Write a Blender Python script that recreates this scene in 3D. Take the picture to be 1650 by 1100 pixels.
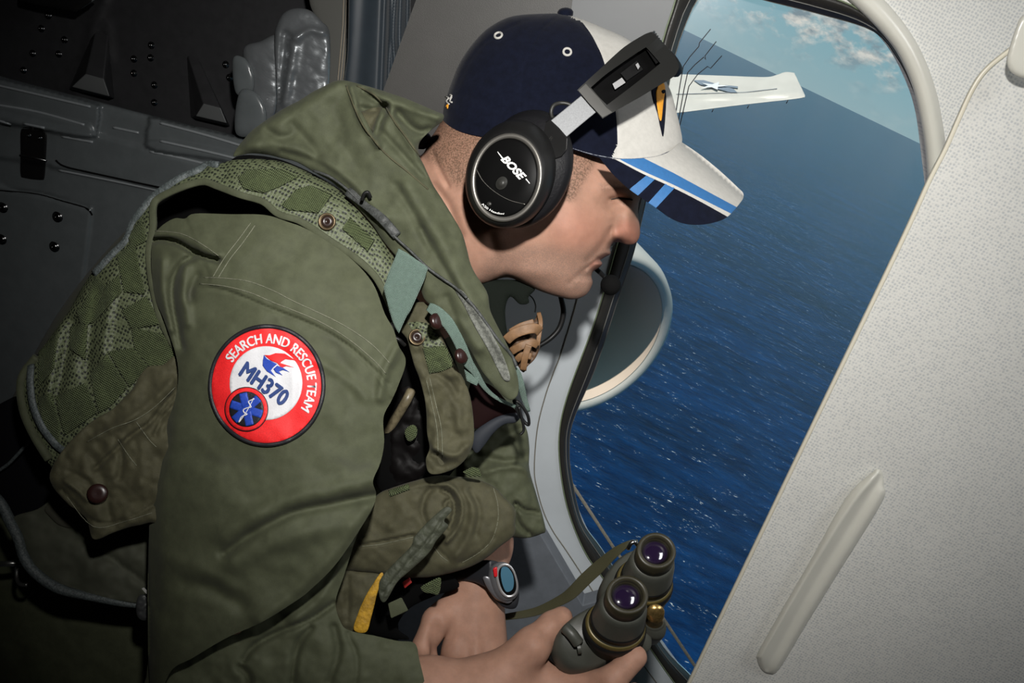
import bpy, bmesh, math, random
import numpy as np
from mathutils import Vector, Matrix
from mathutils.geometry import delaunay_2d_cdt

for o in list(bpy.data.objects): bpy.data.objects.remove(o)
S = bpy.context.scene
COL = S.collection
random.seed(7)

# ------------------------------------------------------------------ camera
FPX = 1375.0
ROLL = math.radians(25.7)
PITCH = math.radians(22.7)
CAM = np.array([0.0, 0.0, 1.45])
Fw = np.array([0, math.cos(PITCH), -math.sin(PITCH)])
Xl = np.array([1.0, 0, 0])
Up = np.array([0, math.sin(PITCH), math.cos(PITCH)])
CX = math.cos(ROLL)*Xl + math.sin(ROLL)*Up
CY = -math.sin(ROLL)*Xl + math.cos(ROLL)*Up
cd = bpy.data.cameras.new('camera')
cd.sensor_width = 36.0
cd.lens = FPX/1650*36.0
cd.clip_start = 0.02
cd.clip_end = 200000
cam = bpy.data.objects.new('camera', cd)
COL.objects.link(cam)
cam.matrix_world = Matrix(((CX[0], CY[0], -Fw[0], CAM[0]), (CX[1], CY[1], -Fw[1], CAM[1]),
                           (CX[2], CY[2], -Fw[2], CAM[2]), (0, 0, 0, 1)))
S.camera = cam
S.view_settings.view_transform = 'Standard'
S.view_settings.look = 'None'
S.view_settings.gamma = 1
S.view_settings.exposure = 0.0
S.view_settings.use_curve_mapping = False

def P(x, y, d):
    """point of the place seen at (x, y) of the frame, d metres deep"""
    x = np.asarray(x, float); y = np.asarray(y, float); d = np.asarray(d, float)
    u = (x-825)/FPX; v = (y-550)/FPX
    r = Fw + u[..., None]*CX - v[..., None]*CY
    return CAM + d[..., None]*r
def dY(x, y, Y):
    """depth at which the sight line crosses the upright plane y = Y"""
    x = np.asarray(x, float); y = np.asarray(y, float)
    u = (x-825)/FPX; v = (y-550)/FPX
    return Y/(Fw[1] + u*CX[1] - v*CY[1])
def local(p, q, r): return CAM + p*CX + q*CY + r*Fw

# ------------------------------------------------------------------ sky
W = bpy.data.worlds.new('sky'); S.world = W; W.use_nodes = True
nt = W.node_tree; nt.nodes.clear()
def nn(nt, t, **kw):
    n = nt.nodes.new(t)
    for k, v in kw.items():
        if k.startswith('_'): n.inputs[k[1:]].default_value = v
        else: setattr(n, k, v)
    return n
out = nn(nt, 'ShaderNodeOutputWorld'); bg = nn(nt, 'ShaderNodeBackground')
tc = nn(nt, 'ShaderNodeTexCoord'); sep = nn(nt, 'ShaderNodeSeparateXYZ')
L = nt.links.new
L(tc.outputs['Generated'], sep.inputs[0])
ramp = nn(nt, 'ShaderNodeValToRGB')
cr = ramp.color_ramp
cr.elements[0].position = 0.0; cr.elements[0].color = (0.31, 0.45, 0.48, 1)
cr.elements[1].position = 1.0; cr.elements[1].color = (0.05, 0.13, 0.24, 1)
e = cr.elements.new(0.05); e.color = (0.25, 0.43, 0.48, 1)
e = cr.elements.new(0.22); e.color = (0.17, 0.38, 0.46, 1)
L(sep.outputs['Z'], ramp.inputs[0])
mp = nn(nt, 'ShaderNodeMapping'); mp.inputs['Scale'].default_value = (14, 14, 24)
L(tc.outputs['Generated'], mp.inputs[0])
no = nn(nt, 'ShaderNodeTexNoise', _Scale=2.2, _Detail=9.0, _Roughness=0.62)
L(mp.outputs[0], no.inputs['Vector'])
band = nn(nt, 'ShaderNodeValToRGB'); b = band.color_ramp
b.elements[0].position = 0.018; b.elements[0].color = (0.08,)*3+(1,)
b.elements[1].position = 0.17; b.elements[1].color = (0, 0, 0, 1)
e = b.elements.new(0.055); e.color = (1, 1, 1, 1)
e = b.elements.new(0.10); e.color = (0.6,)*3+(1,)
L(sep.outputs['Z'], band.inputs[0])
cl = nn(nt, 'ShaderNodeMapRange'); cl.inputs[1].default_value = 0.455; cl.inputs[2].default_value = 0.60
L(no.outputs['Fac'], cl.inputs[0])
mu = nn(nt, 'ShaderNodeMath', operation='MULTIPLY'); L(cl.outputs[0], mu.inputs[0]); L(band.outputs[0], mu.inputs[1])
no2 = nn(nt, 'ShaderNodeTexNoise', _Scale=4.5, _Detail=6.0); L(mp.outputs[0], no2.inputs['Vector'])
cr2 = nn(nt, 'ShaderNodeValToRGB')
cr2.color_ramp.elements[0].position = 0.40; cr2.color_ramp.elements[0].color = (0.24, 0.30, 0.33, 1)
cr2.color_ramp.elements[1].position = 0.62; cr2.color_ramp.elements[1].color = (0.74, 0.71, 0.64, 1)
L(no2.outputs['Fac'], cr2.inputs[0])
mx = nn(nt, 'ShaderNodeMix', data_type='RGBA')
L(mu.outputs[0], mx.inputs[0]); L(ramp.outputs[0], mx.inputs[6]); L(cr2.outputs[0], mx.inputs[7])
L(mx.outputs[2], bg.inputs[0]); bg.inputs[1].default_value = 1.0
L(bg.outputs[0], out.inputs[0])

# ------------------------------------------------------------------ lights
def light(name, kind, loc, energy, color=(1, 1, 1), aim=None, **kw):
    l = bpy.data.lights.new(name, kind); l.energy = energy; l.color = color
    for k, v in kw.items(): setattr(l, k, v)
    o = bpy.data.objects.new(name, l); COL.objects.link(o); o.location = loc
    if aim is not None:
        o.rotation_euler = (Vector(aim)-Vector(loc)).to_track_quat('-Z', 'Y').to_euler()
    return o
# the photographer's flash, a hand above the lens
light('camera_flash', 'SPOT', local(0.04, 0.20, 0.0), 45, (1.0, 0.975, 0.94), P(925, 300, 0.8),
      spot_size=math.radians(86), spot_blend=1.0, shadow_soft_size=0.018)
light('sun', 'SUN', (0, 30, 40), 4.2, (1.0, 0.93, 0.82), (8, 38, 22), angle=math.radians(0.5))
light('fill_light', 'AREA', (0.75, 0.55, 2.2), 7.0, (0.95, 0.97, 1.0), (0.55, 0.9, 0.9), shape='RECTANGLE', size=0.25, size_y=0.9)  # added fill lamp, unseen, lifting the shaded wall by the window

# ------------------------------------------------------------------ materials
def mat(name, col, rough=0.6, metal=0.0, spec=0.5, noise=0.0, nscale=200, bump=0.0, bscale=400, col2=None,
        masks=(), weave=0, sheen=0.0, coat=0.0, sss=0.0, stretch=(1, 1, 1), bdist=0.001):
    m = bpy.data.materials.new(name); m.use_nodes = True
    nt = m.node_tree; L = nt.links.new
    p = nt.nodes['Principled BSDF']
    p.inputs['Base Color'].default_value = (*col, 1)
    p.inputs['Roughness'].default_value = rough; p.inputs['Metallic'].default_value = metal
    p.inputs['Specular IOR Level'].default_value = spec
    if sheen: p.inputs['Sheen Weight'].default_value = sheen; p.inputs['Sheen Roughness'].default_value = 0.5
    if coat: p.inputs['Coat Weight'].default_value = coat; p.inputs['Coat Roughness'].default_value = 0.12
    if sss:
        p.inputs['Subsurface Weight'].default_value = sss
        p.inputs['Subsurface Radius'].default_value = (1.0, 0.35, 0.2)
        p.inputs['Subsurface Scale'].default_value = 0.006
    tc = nn(nt, 'ShaderNodeTexCoord'); mp = nn(nt, 'ShaderNodeMapping'); mp.inputs['Scale'].default_value = stretch
    L(tc.outputs['Object'], mp.inputs[0]); vec = mp.outputs[0]
    c = None
    if noise or col2:
        n = nn(nt, 'ShaderNodeTexNoise', _Scale=nscale, _Detail=4.0, _Roughness=0.6); L(vec, n.inputs['Vector'])
        r = nn(nt, 'ShaderNodeValToRGB')
        a = col2 if col2 else tuple(v*(1-noise) for v in col)
        bb = col if col2 else tuple(min(1, v*(1+noise)) for v in col)
        r.color_ramp.elements[0].position = 0.35; r.color_ramp.elements[0].color = (*a, 1)
        r.color_ramp.elements[1].position = 0.65; r.color_ramp.elements[1].color = (*bb, 1)
        L(n.outputs['Fac'], r.inputs[0]); c = r.outputs[0]
    for (attr, mc, breakup) in masks:
        at = nn(nt, 'ShaderNodeAttribute', attribute_name=attr)
        f = at.outputs['Fac']
        if breakup:
            n = nn(nt, 'ShaderNodeTexNoise', _Scale=breakup, _Detail=2.0); L(vec, n.inputs['Vector'])
            mr = nn(nt, 'ShaderNodeMapRange'); mr.inputs[1].default_value = 0.42; mr.inputs[2].default_value = 0.58
            L(n.outputs['Fac'], mr.inputs[0])
            q = nn(nt, 'ShaderNodeMath', operation='MULTIPLY_ADD'); L(mr.outputs[0], q.inputs[0]); q.inputs[1].default_value = 0.6; q.inputs[2].default_value = 0.4
            w = nn(nt, 'ShaderNodeMath', operation='MULTIPLY'); L(f, w.inputs[0]); L(q.outputs[0], w.inputs[1]); f = w.outputs[0]
        mx = nn(nt, 'ShaderNodeMix', data_type='RGBA'); L(f, mx.inputs[0])
        if c is not None: L(c, mx.inputs[6])
        else: mx.inputs[6].default_value = (*col, 1)
        mx.inputs[7].default_value = (*mc, 1); c = mx.outputs[2]
    if c is not None: L(c, p.inputs['Base Color'])
    if bump:
        bp = nn(nt, 'ShaderNodeBump'); bp.inputs['Strength'].default_value = bump; bp.inputs['Distance'].default_value = bdist
        if weave:
            h = []
            for dr in ('X', 'Z'):
                wv = nn(nt, 'ShaderNodeTexWave', bands_direction=dr); wv.inputs['Scale'].default_value = weave
                wv.inputs['Distortion'].default_value = 0.6
                L(vec, wv.inputs['Vector']); h.append(wv.outputs['Fac'])
            q = nn(nt, 'ShaderNodeMath', operation='ADD'); L(h[0], q.inputs[0]); L(h[1], q.inputs[1]); L(q.outputs[0], bp.inputs['Height'])
        else:
            n = nn(nt, 'ShaderNodeTexNoise', _Scale=bscale, _Detail=3.0); L(vec, n.inputs['Vector']); L(n.outputs['Fac'], bp.inputs['Height'])
        L(bp.outputs[0], p.inputs['Normal'])
    return m

# ------------------------------------------------------------------ objects
def link(name, me, mats, parent=None, smooth=True):
    if not isinstance(mats, (list, tuple)): mats = [mats]
    for m in mats: me.materials.append(m)
    o = bpy.data.objects.new(name, me); COL.objects.link(o)
    if smooth: me.polygons.foreach_set('use_smooth', [True]*len(me.polygons))
    if parent is not None:
        o.parent = parent
        o.matrix_parent_inverse = parent.matrix_world.inverted()
    return o
def tag(o, label=None, cat=None, group=None, kind=None):
    if label: o['label'] = label
    if cat: o['category'] = cat
    if group: o['group'] = group
    if kind: o['kind'] = kind
    return o
def thing(name, loc, label, cat, group=None):
    o = bpy.data.objects.new(name, None); COL.objects.link(o)
    o.location = loc; o.empty_display_size = 0.05
    o.matrix_world = Matrix.Translation(Vector(loc))
    return tag(o, label, cat, group)
def mesh(verts, faces):
    me = bpy.data.meshes.new('m'); me.from_pydata([tuple(v) for v in verts], [], [tuple(f) for f in faces]); me.update()
    return me
def fixnormals(me):
    bm = bmesh.new(); bm.from_mesh(me); bmesh.ops.recalc_face_normals(bm, faces=bm.faces); bm.to_mesh(me); bm.free()
def join(meshes):
    """several shapes of one part as one mesh"""
    V = []; F = []; M = []; k = 0
    for me in meshes:
        mi = 0
        if isinstance(me, tuple): me, mi = me
        n = len(me.vertices); co = np.zeros(n*3); me.vertices.foreach_get('co', co); V.append(co.reshape(-1, 3))
        for p in me.polygons: F.append([i+k for i in p.vertices]); M.append(mi if mi else p.material_index)
        k += n
    me = mesh(np.vstack(V), F); me.polygons.foreach_set('material_index', M)
    return me

# ------------------------------------------------------------------ 2-D helpers
def spl(pts, closed=True, n=6):
    """Catmull-Rom through the points; a point with a third value 1 is a corner"""
    pts = [tuple(p) for p in pts]; N = len(pts); out = []
    rng = range(N) if closed else range(N-1)
    for i in rng:
        p1, p2 = pts[i], pts[(i+1) % N]
        p0 = pts[(i-1) % N] if (closed or i > 0) else p1
        p3 = pts[(i+2) % N] if (closed or i+2 < N) else p2
        if len(p1) > 2: p0 = p1
        if len(p2) > 2: p3 = p2
        a0, a1, a2, a3 = [np.array(p[:2], float) for p in (p0, p1, p2, p3)]
        for k in range(n):
            t = k/n
            out.append(0.5*((2*a1)+(-a0+a2)*t+(2*a0-5*a1+4*a2-a3)*t*t+(-a0+3*a1-3*a2+a3)*t**3))
    if not closed: out.append(np.array(pts[-1][:2], float))
    return np.array(out)
def resample(pl, step, closed=True):
    q = np.vstack([pl, pl[:1]]) if closed else pl
    seg = np.linalg.norm(np.diff(q, axis=0), axis=1); s = np.concatenate([[0], np.cumsum(seg)])
    n = max(3, int(s[-1]/step)); t = np.linspace(0, s[-1], n+1)
    if closed: t = t[:-1]
    return np.stack([np.interp(t, s, q[:, 0]), np.interp(t, s, q[:, 1])], 1)
def pdist(X, Y, pl, closed=False):
    q = np.vstack([pl, pl[:1]]) if closed else pl
    best = np.full(X.shape, 1e9)
    for a, b in zip(q[:-1], q[1:]):
        dx, dy = b-a; l2 = dx*dx+dy*dy+1e-12
        t = np.clip(((X-a[0])*dx+(Y-a[1])*dy)/l2, 0, 1)
        best = np.minimum(best, (X-a[0]-t*dx)**2+(Y-a[1]-t*dy)**2)
    return np.sqrt(best)
def inside(X, Y, pl):
    c = np.zeros(X.shape, bool); n = len(pl); j = n-1
    for i in range(n):
        xi, yi = pl[i]; xj, yj = pl[j]
        if yi != yj:
            c ^= ((yi > Y) != (yj > Y)) & (X < (xj-xi)*(Y-yi)/(yj-yi)+xi)
        j = i
    return c
def sdf(X, Y, pl): return np.where(inside(X, Y, pl), 1, -1)*pdist(X, Y, pl, True)
def sstep(t): t = np.clip(t, 0, 1); return t*t*(3-2*t)
_rng = np.random.RandomState(3); _lat = _rng.rand(256, 256)
def vnoise(x, y):
    xi = np.floor(x).astype(int); yi = np.floor(y).astype(int); fx = sstep(x-xi); fy = sstep(y-yi)
    g = lambda a, b: _lat[a % 256, b % 256]
    return (g(xi, yi)*(1-fx)+g(xi+1, yi)*fx)*(1-fy)+(g(xi, yi+1)*(1-fx)+g(xi+1, yi+1)*fx)*fy
def fbm(x, y, o=3):
    s = 0; a = 1
    for k in range(o): s = s+a*(vnoise(x*2**k+17*k, y*2**k+5*k)-0.5); a *= 0.5
    return s
class Pillow:
    """rounded height over an outline (membrane inflated inside it), in frame px"""
    def __init__(s, pl, n=110):
        lo = pl.min(0); hi = pl.max(0); g = max(hi-lo)/n; s.g = g
        xs = np.arange(lo[0]-3*g, hi[0]+3*g, g); ys = np.arange(lo[1]-3*g, hi[1]+3*g, g)
        s.x0, s.y0 = xs[0], ys[0]
        X, Y = np.meshgrid(xs, ys); sd = sdf(X, Y, pl); m = sd > 0
        def A(u):
            u = u*m; r = 4*u
            r[1:] -= u[:-1]; r[:-1] -= u[1:]; r[:, 1:] -= u[:, :-1]; r[:, :-1] -= u[:, 1:]
            return r*m
        bb = m*float(g*g); u = np.zeros_like(bb); r = bb.copy(); p = r.copy(); rs = (r*r).sum()
        for it in range(700):
            Ap = A(p); al = rs/((p*Ap).sum()+1e-30); u += al*p; r -= al*Ap; rn = (r*r).sum()
            if rn < 1e-8*(bb*bb).sum(): break
            p = r+rn/rs*p; rs = rn
        ok = sd > 1.6*g
        if ok.sum() < 9: ok = sd > 0.4*g
        w = np.where(ok, u/np.maximum(sd, 1e-6), 0); wt = ok.astype(float)
        for it in range(14):
            sw = np.zeros_like(w); sc = np.zeros_like(w)
            for dx, dy in ((1, 0), (-1, 0), (0, 1), (0, -1), (1, 1), (-1, -1), (1, -1), (-1, 1)):
                sw += np.roll(np.roll(w*(wt > 0), dx, 1), dy, 0); sc += np.roll(np.roll((wt > 0)*1.0, dx, 1), dy, 0)
            new = (wt == 0) & (sc > 0)
            w = np.where(new, sw/np.maximum(sc, 1), w); wt = np.where(new, 1, wt)
        s.w = w; s.pl = pl
    def __call__(s, X, Y, sd=None):
        if sd is None: sd = sdf(X, Y, s.pl)
        fx = np.clip((X-s.x0)/s.g, 0, s.w.shape[1]-1.001); fy = np.clip((Y-s.y0)/s.g, 0, s.w.shape[0]-1.001)
        i = fx.astype(int); j = fy.astype(int); a = fx-i; b = fy-j; w = s.w
        v = (w[j, i]*(1-a)+w[j, i+1]*a)*(1-b)+(w[j+1, i]*(1-a)+w[j+1, i+1]*a)*b
        return np.sqrt(np.maximum(2*v*np.maximum(sd, 0), 0))

class Relief:
    """a closed solid whose outline is pts; k = roundness towards the viewer, kb behind, cap = most px of thickness"""
    def __init__(s, name, pts, mats, d, parent=None, k=0.8, kb=None, cap=None, step=4.0, ridges=(), raised=(),
                 masks=(), lines=(), regions=(), noise=None, corner=False, smooth_outline=True, gx=0, gy=0, extra=None, link_it=True, cx=None, cy=None, form=None):
        s.pl = spl(pts, True, 6) if smooth_outline else resample(np.array([p[:2] for p in pts], float), step)
        s.k = k; s.kb = k if kb is None else kb; s.cap = cap; s.d = d; s.gx = gx; s.gy = gy
        s.c = s.pl.mean(0) if cx is None else np.array([cx, cy], float)
        s.ridges = [(spl(r[0], False, 4), r[1], r[2]) for r in ridges]
        s.raised = [(spl(r[0], True, 4), r[1], r[2]) for r in raised]
        s.noise = noise; s.extra = extra
        s.form = spl(form, True, 6) if form is not None else None
        s.pil = Pillow(s.pl if form is None else s.form)
        bd = resample(s.pl, step*0.8)
        lo = bd.min(0); hi = bd.max(0)
        xs = np.arange(lo[0], hi[0], step); ys = np.arange(lo[1], hi[1], step*0.87)
        X, Y = np.meshgrid(xs, ys); X = X+(np.arange(len(ys)) % 2)[:, None]*step/2
        X = X.ravel(); Y = Y.ravel(); sd = sdf(X, Y, s.pl); ok = sd > step*0.75
        pts2 = [bd]
        nb = len(bd); tn = np.roll(bd, -1, 0)-np.roll(bd, 1, 0); nrm = np.stack([-tn[:, 1], tn[:, 0]], 1); nrm /= np.linalg.norm(nrm, axis=1)[:, None]+1e-9
        area = 0.5*np.sum(bd[:, 0]*np.roll(bd[:, 1], -1)-np.roll(bd[:, 0], -1)*bd[:, 1]); nrm *= np.sign(area)
        for off in (0.08*step, 0.35*step):
            q = bd+nrm*off; sq = sdf(q[:, 0], q[:, 1], s.pl); pts2.append(q[sq > off*0.8])
        pts2.append(np.stack([X[ok], Y[ok]], 1))
        edges = [(i, (i+1) % nb) for i in range(nb)]
        cnt = sum(len(p) for p in pts2)
        for ln in lines:
            q = resample(spl(ln, False, 5), step*0.7, False); pts2.append(q)
            edges += [(cnt+i, cnt+i+1) for i in range(len(q)-1)]; cnt += len(q)
        A = np.vstack(pts2)
        vo, eo, fo, *_ = delaunay_2d_cdt([Vector(p) for p in A], edges, [], 1, 1e-4)
        V2 = np.array([tuple(v) for v in vo]); F = [tuple(f) for f in fo]
        cen = np.array([V2[list(f)].mean(0) for f in F]); ci = sdf(cen[:, 0], cen[:, 1], s.pl) > -0.02*step
        F = [f for f, c in zip(F, ci) if c]; cen = cen[ci]
        used = sorted({i for f in F for i in f}); mp = {o: n for n, o in enumerate(used)}
        V2 = V2[used]; F = [tuple(mp[i] for i in f) for f in F]
        sd = sdf(V2[:, 0], V2[:, 1], s.pl)
        isb = sd < 0.03*step
        if s.form is not None:
            sf = sdf(V2[:, 0], V2[:, 1], s.form); isb = isb & (sf < 0.03*step)
        fr, bk = s.depths(V2[:, 0], V2[:, 1], sd)
        mid = s.base(V2[:, 0], V2[:, 1])
        fr = np.where(isb, mid, fr); n = len(V2)
        PF = P(V2[:, 0], V2[:, 1], fr); bi = {}; BV = []
        for i in range(n):
            if isb[i]: bi[i] = i
            else: bi[i] = n+len(BV); BV.append(i)
        PB = P(V2[BV, 0], V2[BV, 1], bk[BV]) if BV else np.zeros((0, 3))
        mi = np.zeros(len(F), int)
        for k2, rg in enumerate(regions):
            rp = spl(rg[0], True, 5) if isinstance(rg, tuple) else spl(rg, True, 5)
            mi[inside(cen[:, 0], cen[:, 1], rp)] = rg[1] if isinstance(rg, tuple) else k2+1
        FB = [tuple(bi[i] for i in reversed(f)) for f in F]
        ed = {}
        for f, m_ in zip(F, mi):
            for q in range(3): ed[(f[q], f[(q+1) % 3])] = m_
        wall = [((b, a, bi[a], bi[b]), m_) for (a, b), m_ in ed.items() if (b, a) not in ed and (bi[a] != a or bi[b] != b)]
        wall = [(tuple(dict.fromkeys(f)), m_) for f, m_ in wall]; wall = [(f, m_) for f, m_ in wall if len(f) > 2]
        keep = [(f, g, m) for f, g, m in zip(F, FB, mi)]
        faces = [f for f, g, m in keep]+[g for f, g, m in keep if set(f) != set(g)]
        mi2 = [m for f, g, m in keep]+[m for f, g, m in keep if set(f) != set(g)]
        faces += [f for f, m_ in wall]; mi2 += [m_ for f, m_ in wall]
        me = mesh(np.vstack([PF, PB]), faces)
        me.polygons.foreach_set('material_index', mi2)
        AX = np.concatenate([V2[:, 0], V2[BV, 0]]) if BV else V2[:, 0]; AY = np.concatenate([V2[:, 1], V2[BV, 1]]) if BV else V2[:, 1]
        names = {}
        for (an, kind, gp, soft, amt) in masks:
            if kind == 'poly': v = amt*sstep(0.5+sdf(AX, AY, spl(gp, True, 4))/soft)
            else: v = amt*np.exp(-(pdist(AX, AY, spl(gp, False, 4))/soft)**2)
            names[an] = np.maximum(names.get(an, 0), v)
        for an, v in names.items():
            at = me.attributes.new(an, 'FLOAT', 'POINT'); at.data.foreach_set('value', np.ascontiguousarray(v, dtype=np.float32))
        fixnormals(me)
        s.me = me
        s.o = link(name, me, mats, parent) if link_it else None
    def base(s, X, Y):
        if callable(s.d): return s.d(X, Y)
        return s.d+s.gx*(X-s.c[0])+s.gy*(Y-s.c[1])
    def depths(s, X, Y, sd=None):
        if sd is None: sd = sdf(X, Y, s.pl)
        b = s.base(X, Y); h = s.pil(X, Y, sd if s.form is None else np.maximum(sdf(X, Y, s.form), 0))
        if s.cap: h = s.cap*np.tanh(h*1.0/s.cap)
        m = b/FPX
        f = b-s.k*h*m
        edge = sstep(sd/6.0) if s.form is None else 1.0
        for pl, w, a in s.ridges: f = f-edge*a*np.exp(-(pdist(X, Y, pl)/w)**2)
        for pl, soft, a in s.raised: f = f-edge*a*sstep(0.5+sdf(X, Y, pl)/soft)
        if s.noise:
            sc, a = s.noise[:2]; f = f-edge*a*fbm(X/sc, Y/sc)
        if s.extra: f = f-edge*s.extra(X, Y)
        return f, b+s.kb*h*m
    def front(s, X, Y, lift=0.0):
        X = np.atleast_1d(np.asarray(X, float)); Y = np.atleast_1d(np.asarray(Y, float))
        return s.depths(X, Y)[0]-lift

# ------------------------------------------------------------------ shapes through points
def tube3(pts, rad, seg=10, closed=False, flat=None, up=None):
    """tube through 3-D points; flat=(w,t) makes a strap of that section, up = its face normal"""
    pts = [np.array(p, float) for p in pts]; n = len(pts)
    V = []; F = []
    prev = None
    for i in range(n):
        a = pts[(i-1) % n] if (closed or i > 0) else pts[i]; b = pts[(i+1) % n] if (closed or i < n-1) else pts[i]
        t = b-a; t /= np.linalg.norm(t)+1e-12
        if prev is None:
            ref = np.array(up if up is not None else (Fw if abs(t@Fw) < 0.9 else CX), float)
        else: ref = prev if up is None else np.array(up, float)
        nv = ref-t*(ref@t); nv /= np.linalg.norm(nv)+1e-12; prev = nv; bv = np.cross(t, nv)
        r = rad[i] if hasattr(rad, '__len__') else rad
        for k in range(seg):
            an = 2*math.pi*k/seg
            if flat:
                c, s_ = math.cos(an), math.sin(an); e = 0.45
                cc = math.copysign(abs(c)**e, c); ss = math.copysign(abs(s_)**e, s_)
                w = flat[0][i] if hasattr(flat[0], '__len__') else flat[0]
                V.append(pts[i]+bv*w/2*cc+nv*flat[1]/2*ss)
            else: V.append(pts[i]+r*(math.cos(an)*nv+math.sin(an)*bv))
    m = n if closed else n-1
    for i in range(m):
        for k in range(seg):
            a = i*seg+k; b = i*seg+(k+1) % seg; c = ((i+1) % n)*seg+(k+1) % seg; d = ((i+1) % n)*seg+k
            F.append((a, b, c, d))
    if not closed:
        F.append(tuple(range(seg))[::-1]); F.append(tuple((n-1)*seg+k for k in range(seg)))
    me = mesh(V, F); fixnormals(me); return me
def pxline(pts, n=6):
    """smooth 3-D curve through (x, y, depth)"""
    a = np.array(pts, float)
    xy = spl([tuple(p[:2]) for p in a], False, n); t = np.linspace(0, len(a)-1, len(xy))
    d = np.interp(t, np.arange(len(a)), a[:, 2])
    if len(d) > 4:
        for _ in range(3): d[1:-1] = (d[:-2]+2*d[1:-1]+d[2:])/4
    return P(xy[:, 0], xy[:, 1], d)
def tube(pts, rad, seg=10, n=6, **kw):
    q = pxline(pts, n)
    if hasattr(rad, '__len__'): rad = np.interp(np.linspace(0, len(rad)-1, len(q)), np.arange(len(rad)), rad)
    return tube3(q, rad, seg, **kw)
def strap(pts, w, t=0.0015, n=6, up=None, seg=16):
    q = pxline(pts, n)
    if hasattr(w, '__len__'): w = np.interp(np.linspace(0, len(w)-1, len(q)), np.arange(len(w)), w)
    return tube3(q, 0, seg, flat=(w, t), up=-Fw if up is None else up)
def loft(secs, seg=48, cap0=True, cap1=True, power=2.0):
    """rings given as (cx, cy, a, b, tilt_deg, depth[, depth_gradient_x, _y]); a,b in px at that depth"""
    V = []; F = []
    for s_ in secs:
        cx, cy, a, b, ro, d = s_[:6]; gx, gy = (s_[6], s_[7]) if len(s_) > 7 else (0, 0)
        ro = math.radians(ro)
        th = np.linspace(0, 2*math.pi, seg, endpoint=False); c = np.cos(th); sn = np.sin(th)
        c = np.sign(c)*np.abs(c)**(2/power); sn = np.sign(sn)*np.abs(sn)**(2/power)
        x = cx+a*c*math.cos(ro)-b*sn*math.sin(ro); y = cy+a*c*math.sin(ro)+b*sn*math.cos(ro)
        V.append(P(x, y, d+gx*(x-cx)+gy*(y-cy)))
    V = np.vstack(V); n = len(secs)
    for i in range(n-1):
        for k in range(seg): F.append((i*seg+k, i*seg+(k+1) % seg, (i+1)*seg+(k+1) % seg, (i+1)*seg+k))
    if cap0: F.append(tuple(range(seg)))
    if cap1: F.append(tuple((n-1)*seg+k for k in range(seg))[::-1])
    me = mesh(V, F); fixnormals(me); return me
def frame_of(axis):
    a = np.array(axis, float); a /= np.linalg.norm(a); r = np.array([0, 0, 1.]) if abs(a[2]) < 0.9 else np.array([1., 0, 0])
    u = np.cross(a, r); u /= np.linalg.norm(u); return a, u, np.cross(a, u)
def lathe(c, axis, prof, seg=32, capped=True):
    """profile [(along, radius)] turned about an axis through c"""
    a, u, v = frame_of(axis); c = np.array(c, float); V = []; F = []
    for (h, r) in prof:
        for k in range(seg):
            t = 2*math.pi*k/seg; V.append(c+a*h+max(r, 1e-5)*(math.cos(t)*u+math.sin(t)*v))
    n = len(prof)
    for i in range(n-1):
        for k in range(seg): F.append((i*seg+k, i*seg+(k+1) % seg, (i+1)*seg+(k+1) % seg, (i+1)*seg+k))
    if capped: F.append(tuple(range(seg))); F.append(tuple((n-1)*seg+k for k in range(seg))[::-1])
    me = mesh(V, F); fixnormals(me); return me
def slab(pl, depth, thick, smooth_n=0, gap=None):
    """flat plate with its outline seen at pl (px); depth = number or function; thick in metres away from the viewer"""
    q = spl(pl, True, smooth_n) if smooth_n else np.array([p[:2] for p in pl], float)
    d = depth(q[:, 0], q[:, 1]) if callable(depth) else np.full(len(q), float(depth))
    A = P(q[:, 0], q[:, 1], d); B = P(q[:, 0], q[:, 1], d+thick); n = len(q)
    vo, eo, fo, *_ = delaunay_2d_cdt([Vector(p) for p in q], [(i, (i+1) % n) for i in range(n)], [], 1, 1e-5)
    F = [tuple(f) for f in fo]+[tuple(n+i for i in reversed(f)) for f in fo]
    if len(vo) != n: raise Exception('slab outline crosses itself')
    F += [(i, (i+1) % n, n+(i+1) % n, n+i) for i in range(n)]
    me = mesh(np.vstack([A, B]), F); fixnormals(me); return me
def bev(o, w=0.001, seg=2, ang=35):
    m = o.modifiers.new('bevel', 'BEVEL'); m.width = w; m.segments = seg; m.limit_method = 'ANGLE'; m.angle_limit = math.radians(ang)
    n = o.modifiers.new('normals', 'WEIGHTED_NORMAL'); return o
def text_mesh(body, mapf, size=1.0, shear=0.0, bold=0.0, fill=0.0):
    """letters as a mesh; mapf(X, Y) -> 3-D points (X, Y in units of the letter height)"""
    c = bpy.data.curves.new('t', 'FONT'); c.body = body; c.size = 1.0; c.shear = shear; c.offset = bold; c.resolution_u = 4
    c.space_character = 1.0+fill
    o = bpy.data.objects.new('t', c); COL.objects.link(o)
    dg = bpy.context.evaluated_depsgraph_get(); me = bpy.data.meshes.new_from_object(o.evaluated_get(dg))
    bpy.data.objects.remove(o)
    n = len(me.vertices); co = np.zeros(n*3); me.vertices.foreach_get('co', co); co = co.reshape(-1, 3)
    w = co[:, 0].max()
    # finer edges so that letters can bend
    Q = mapf(co[:, 0], co[:, 1], w)
    me.vertices.foreach_set('co', np.ascontiguousarray(Q).ravel()); me.materials.clear(); me.update()
    return me

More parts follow.
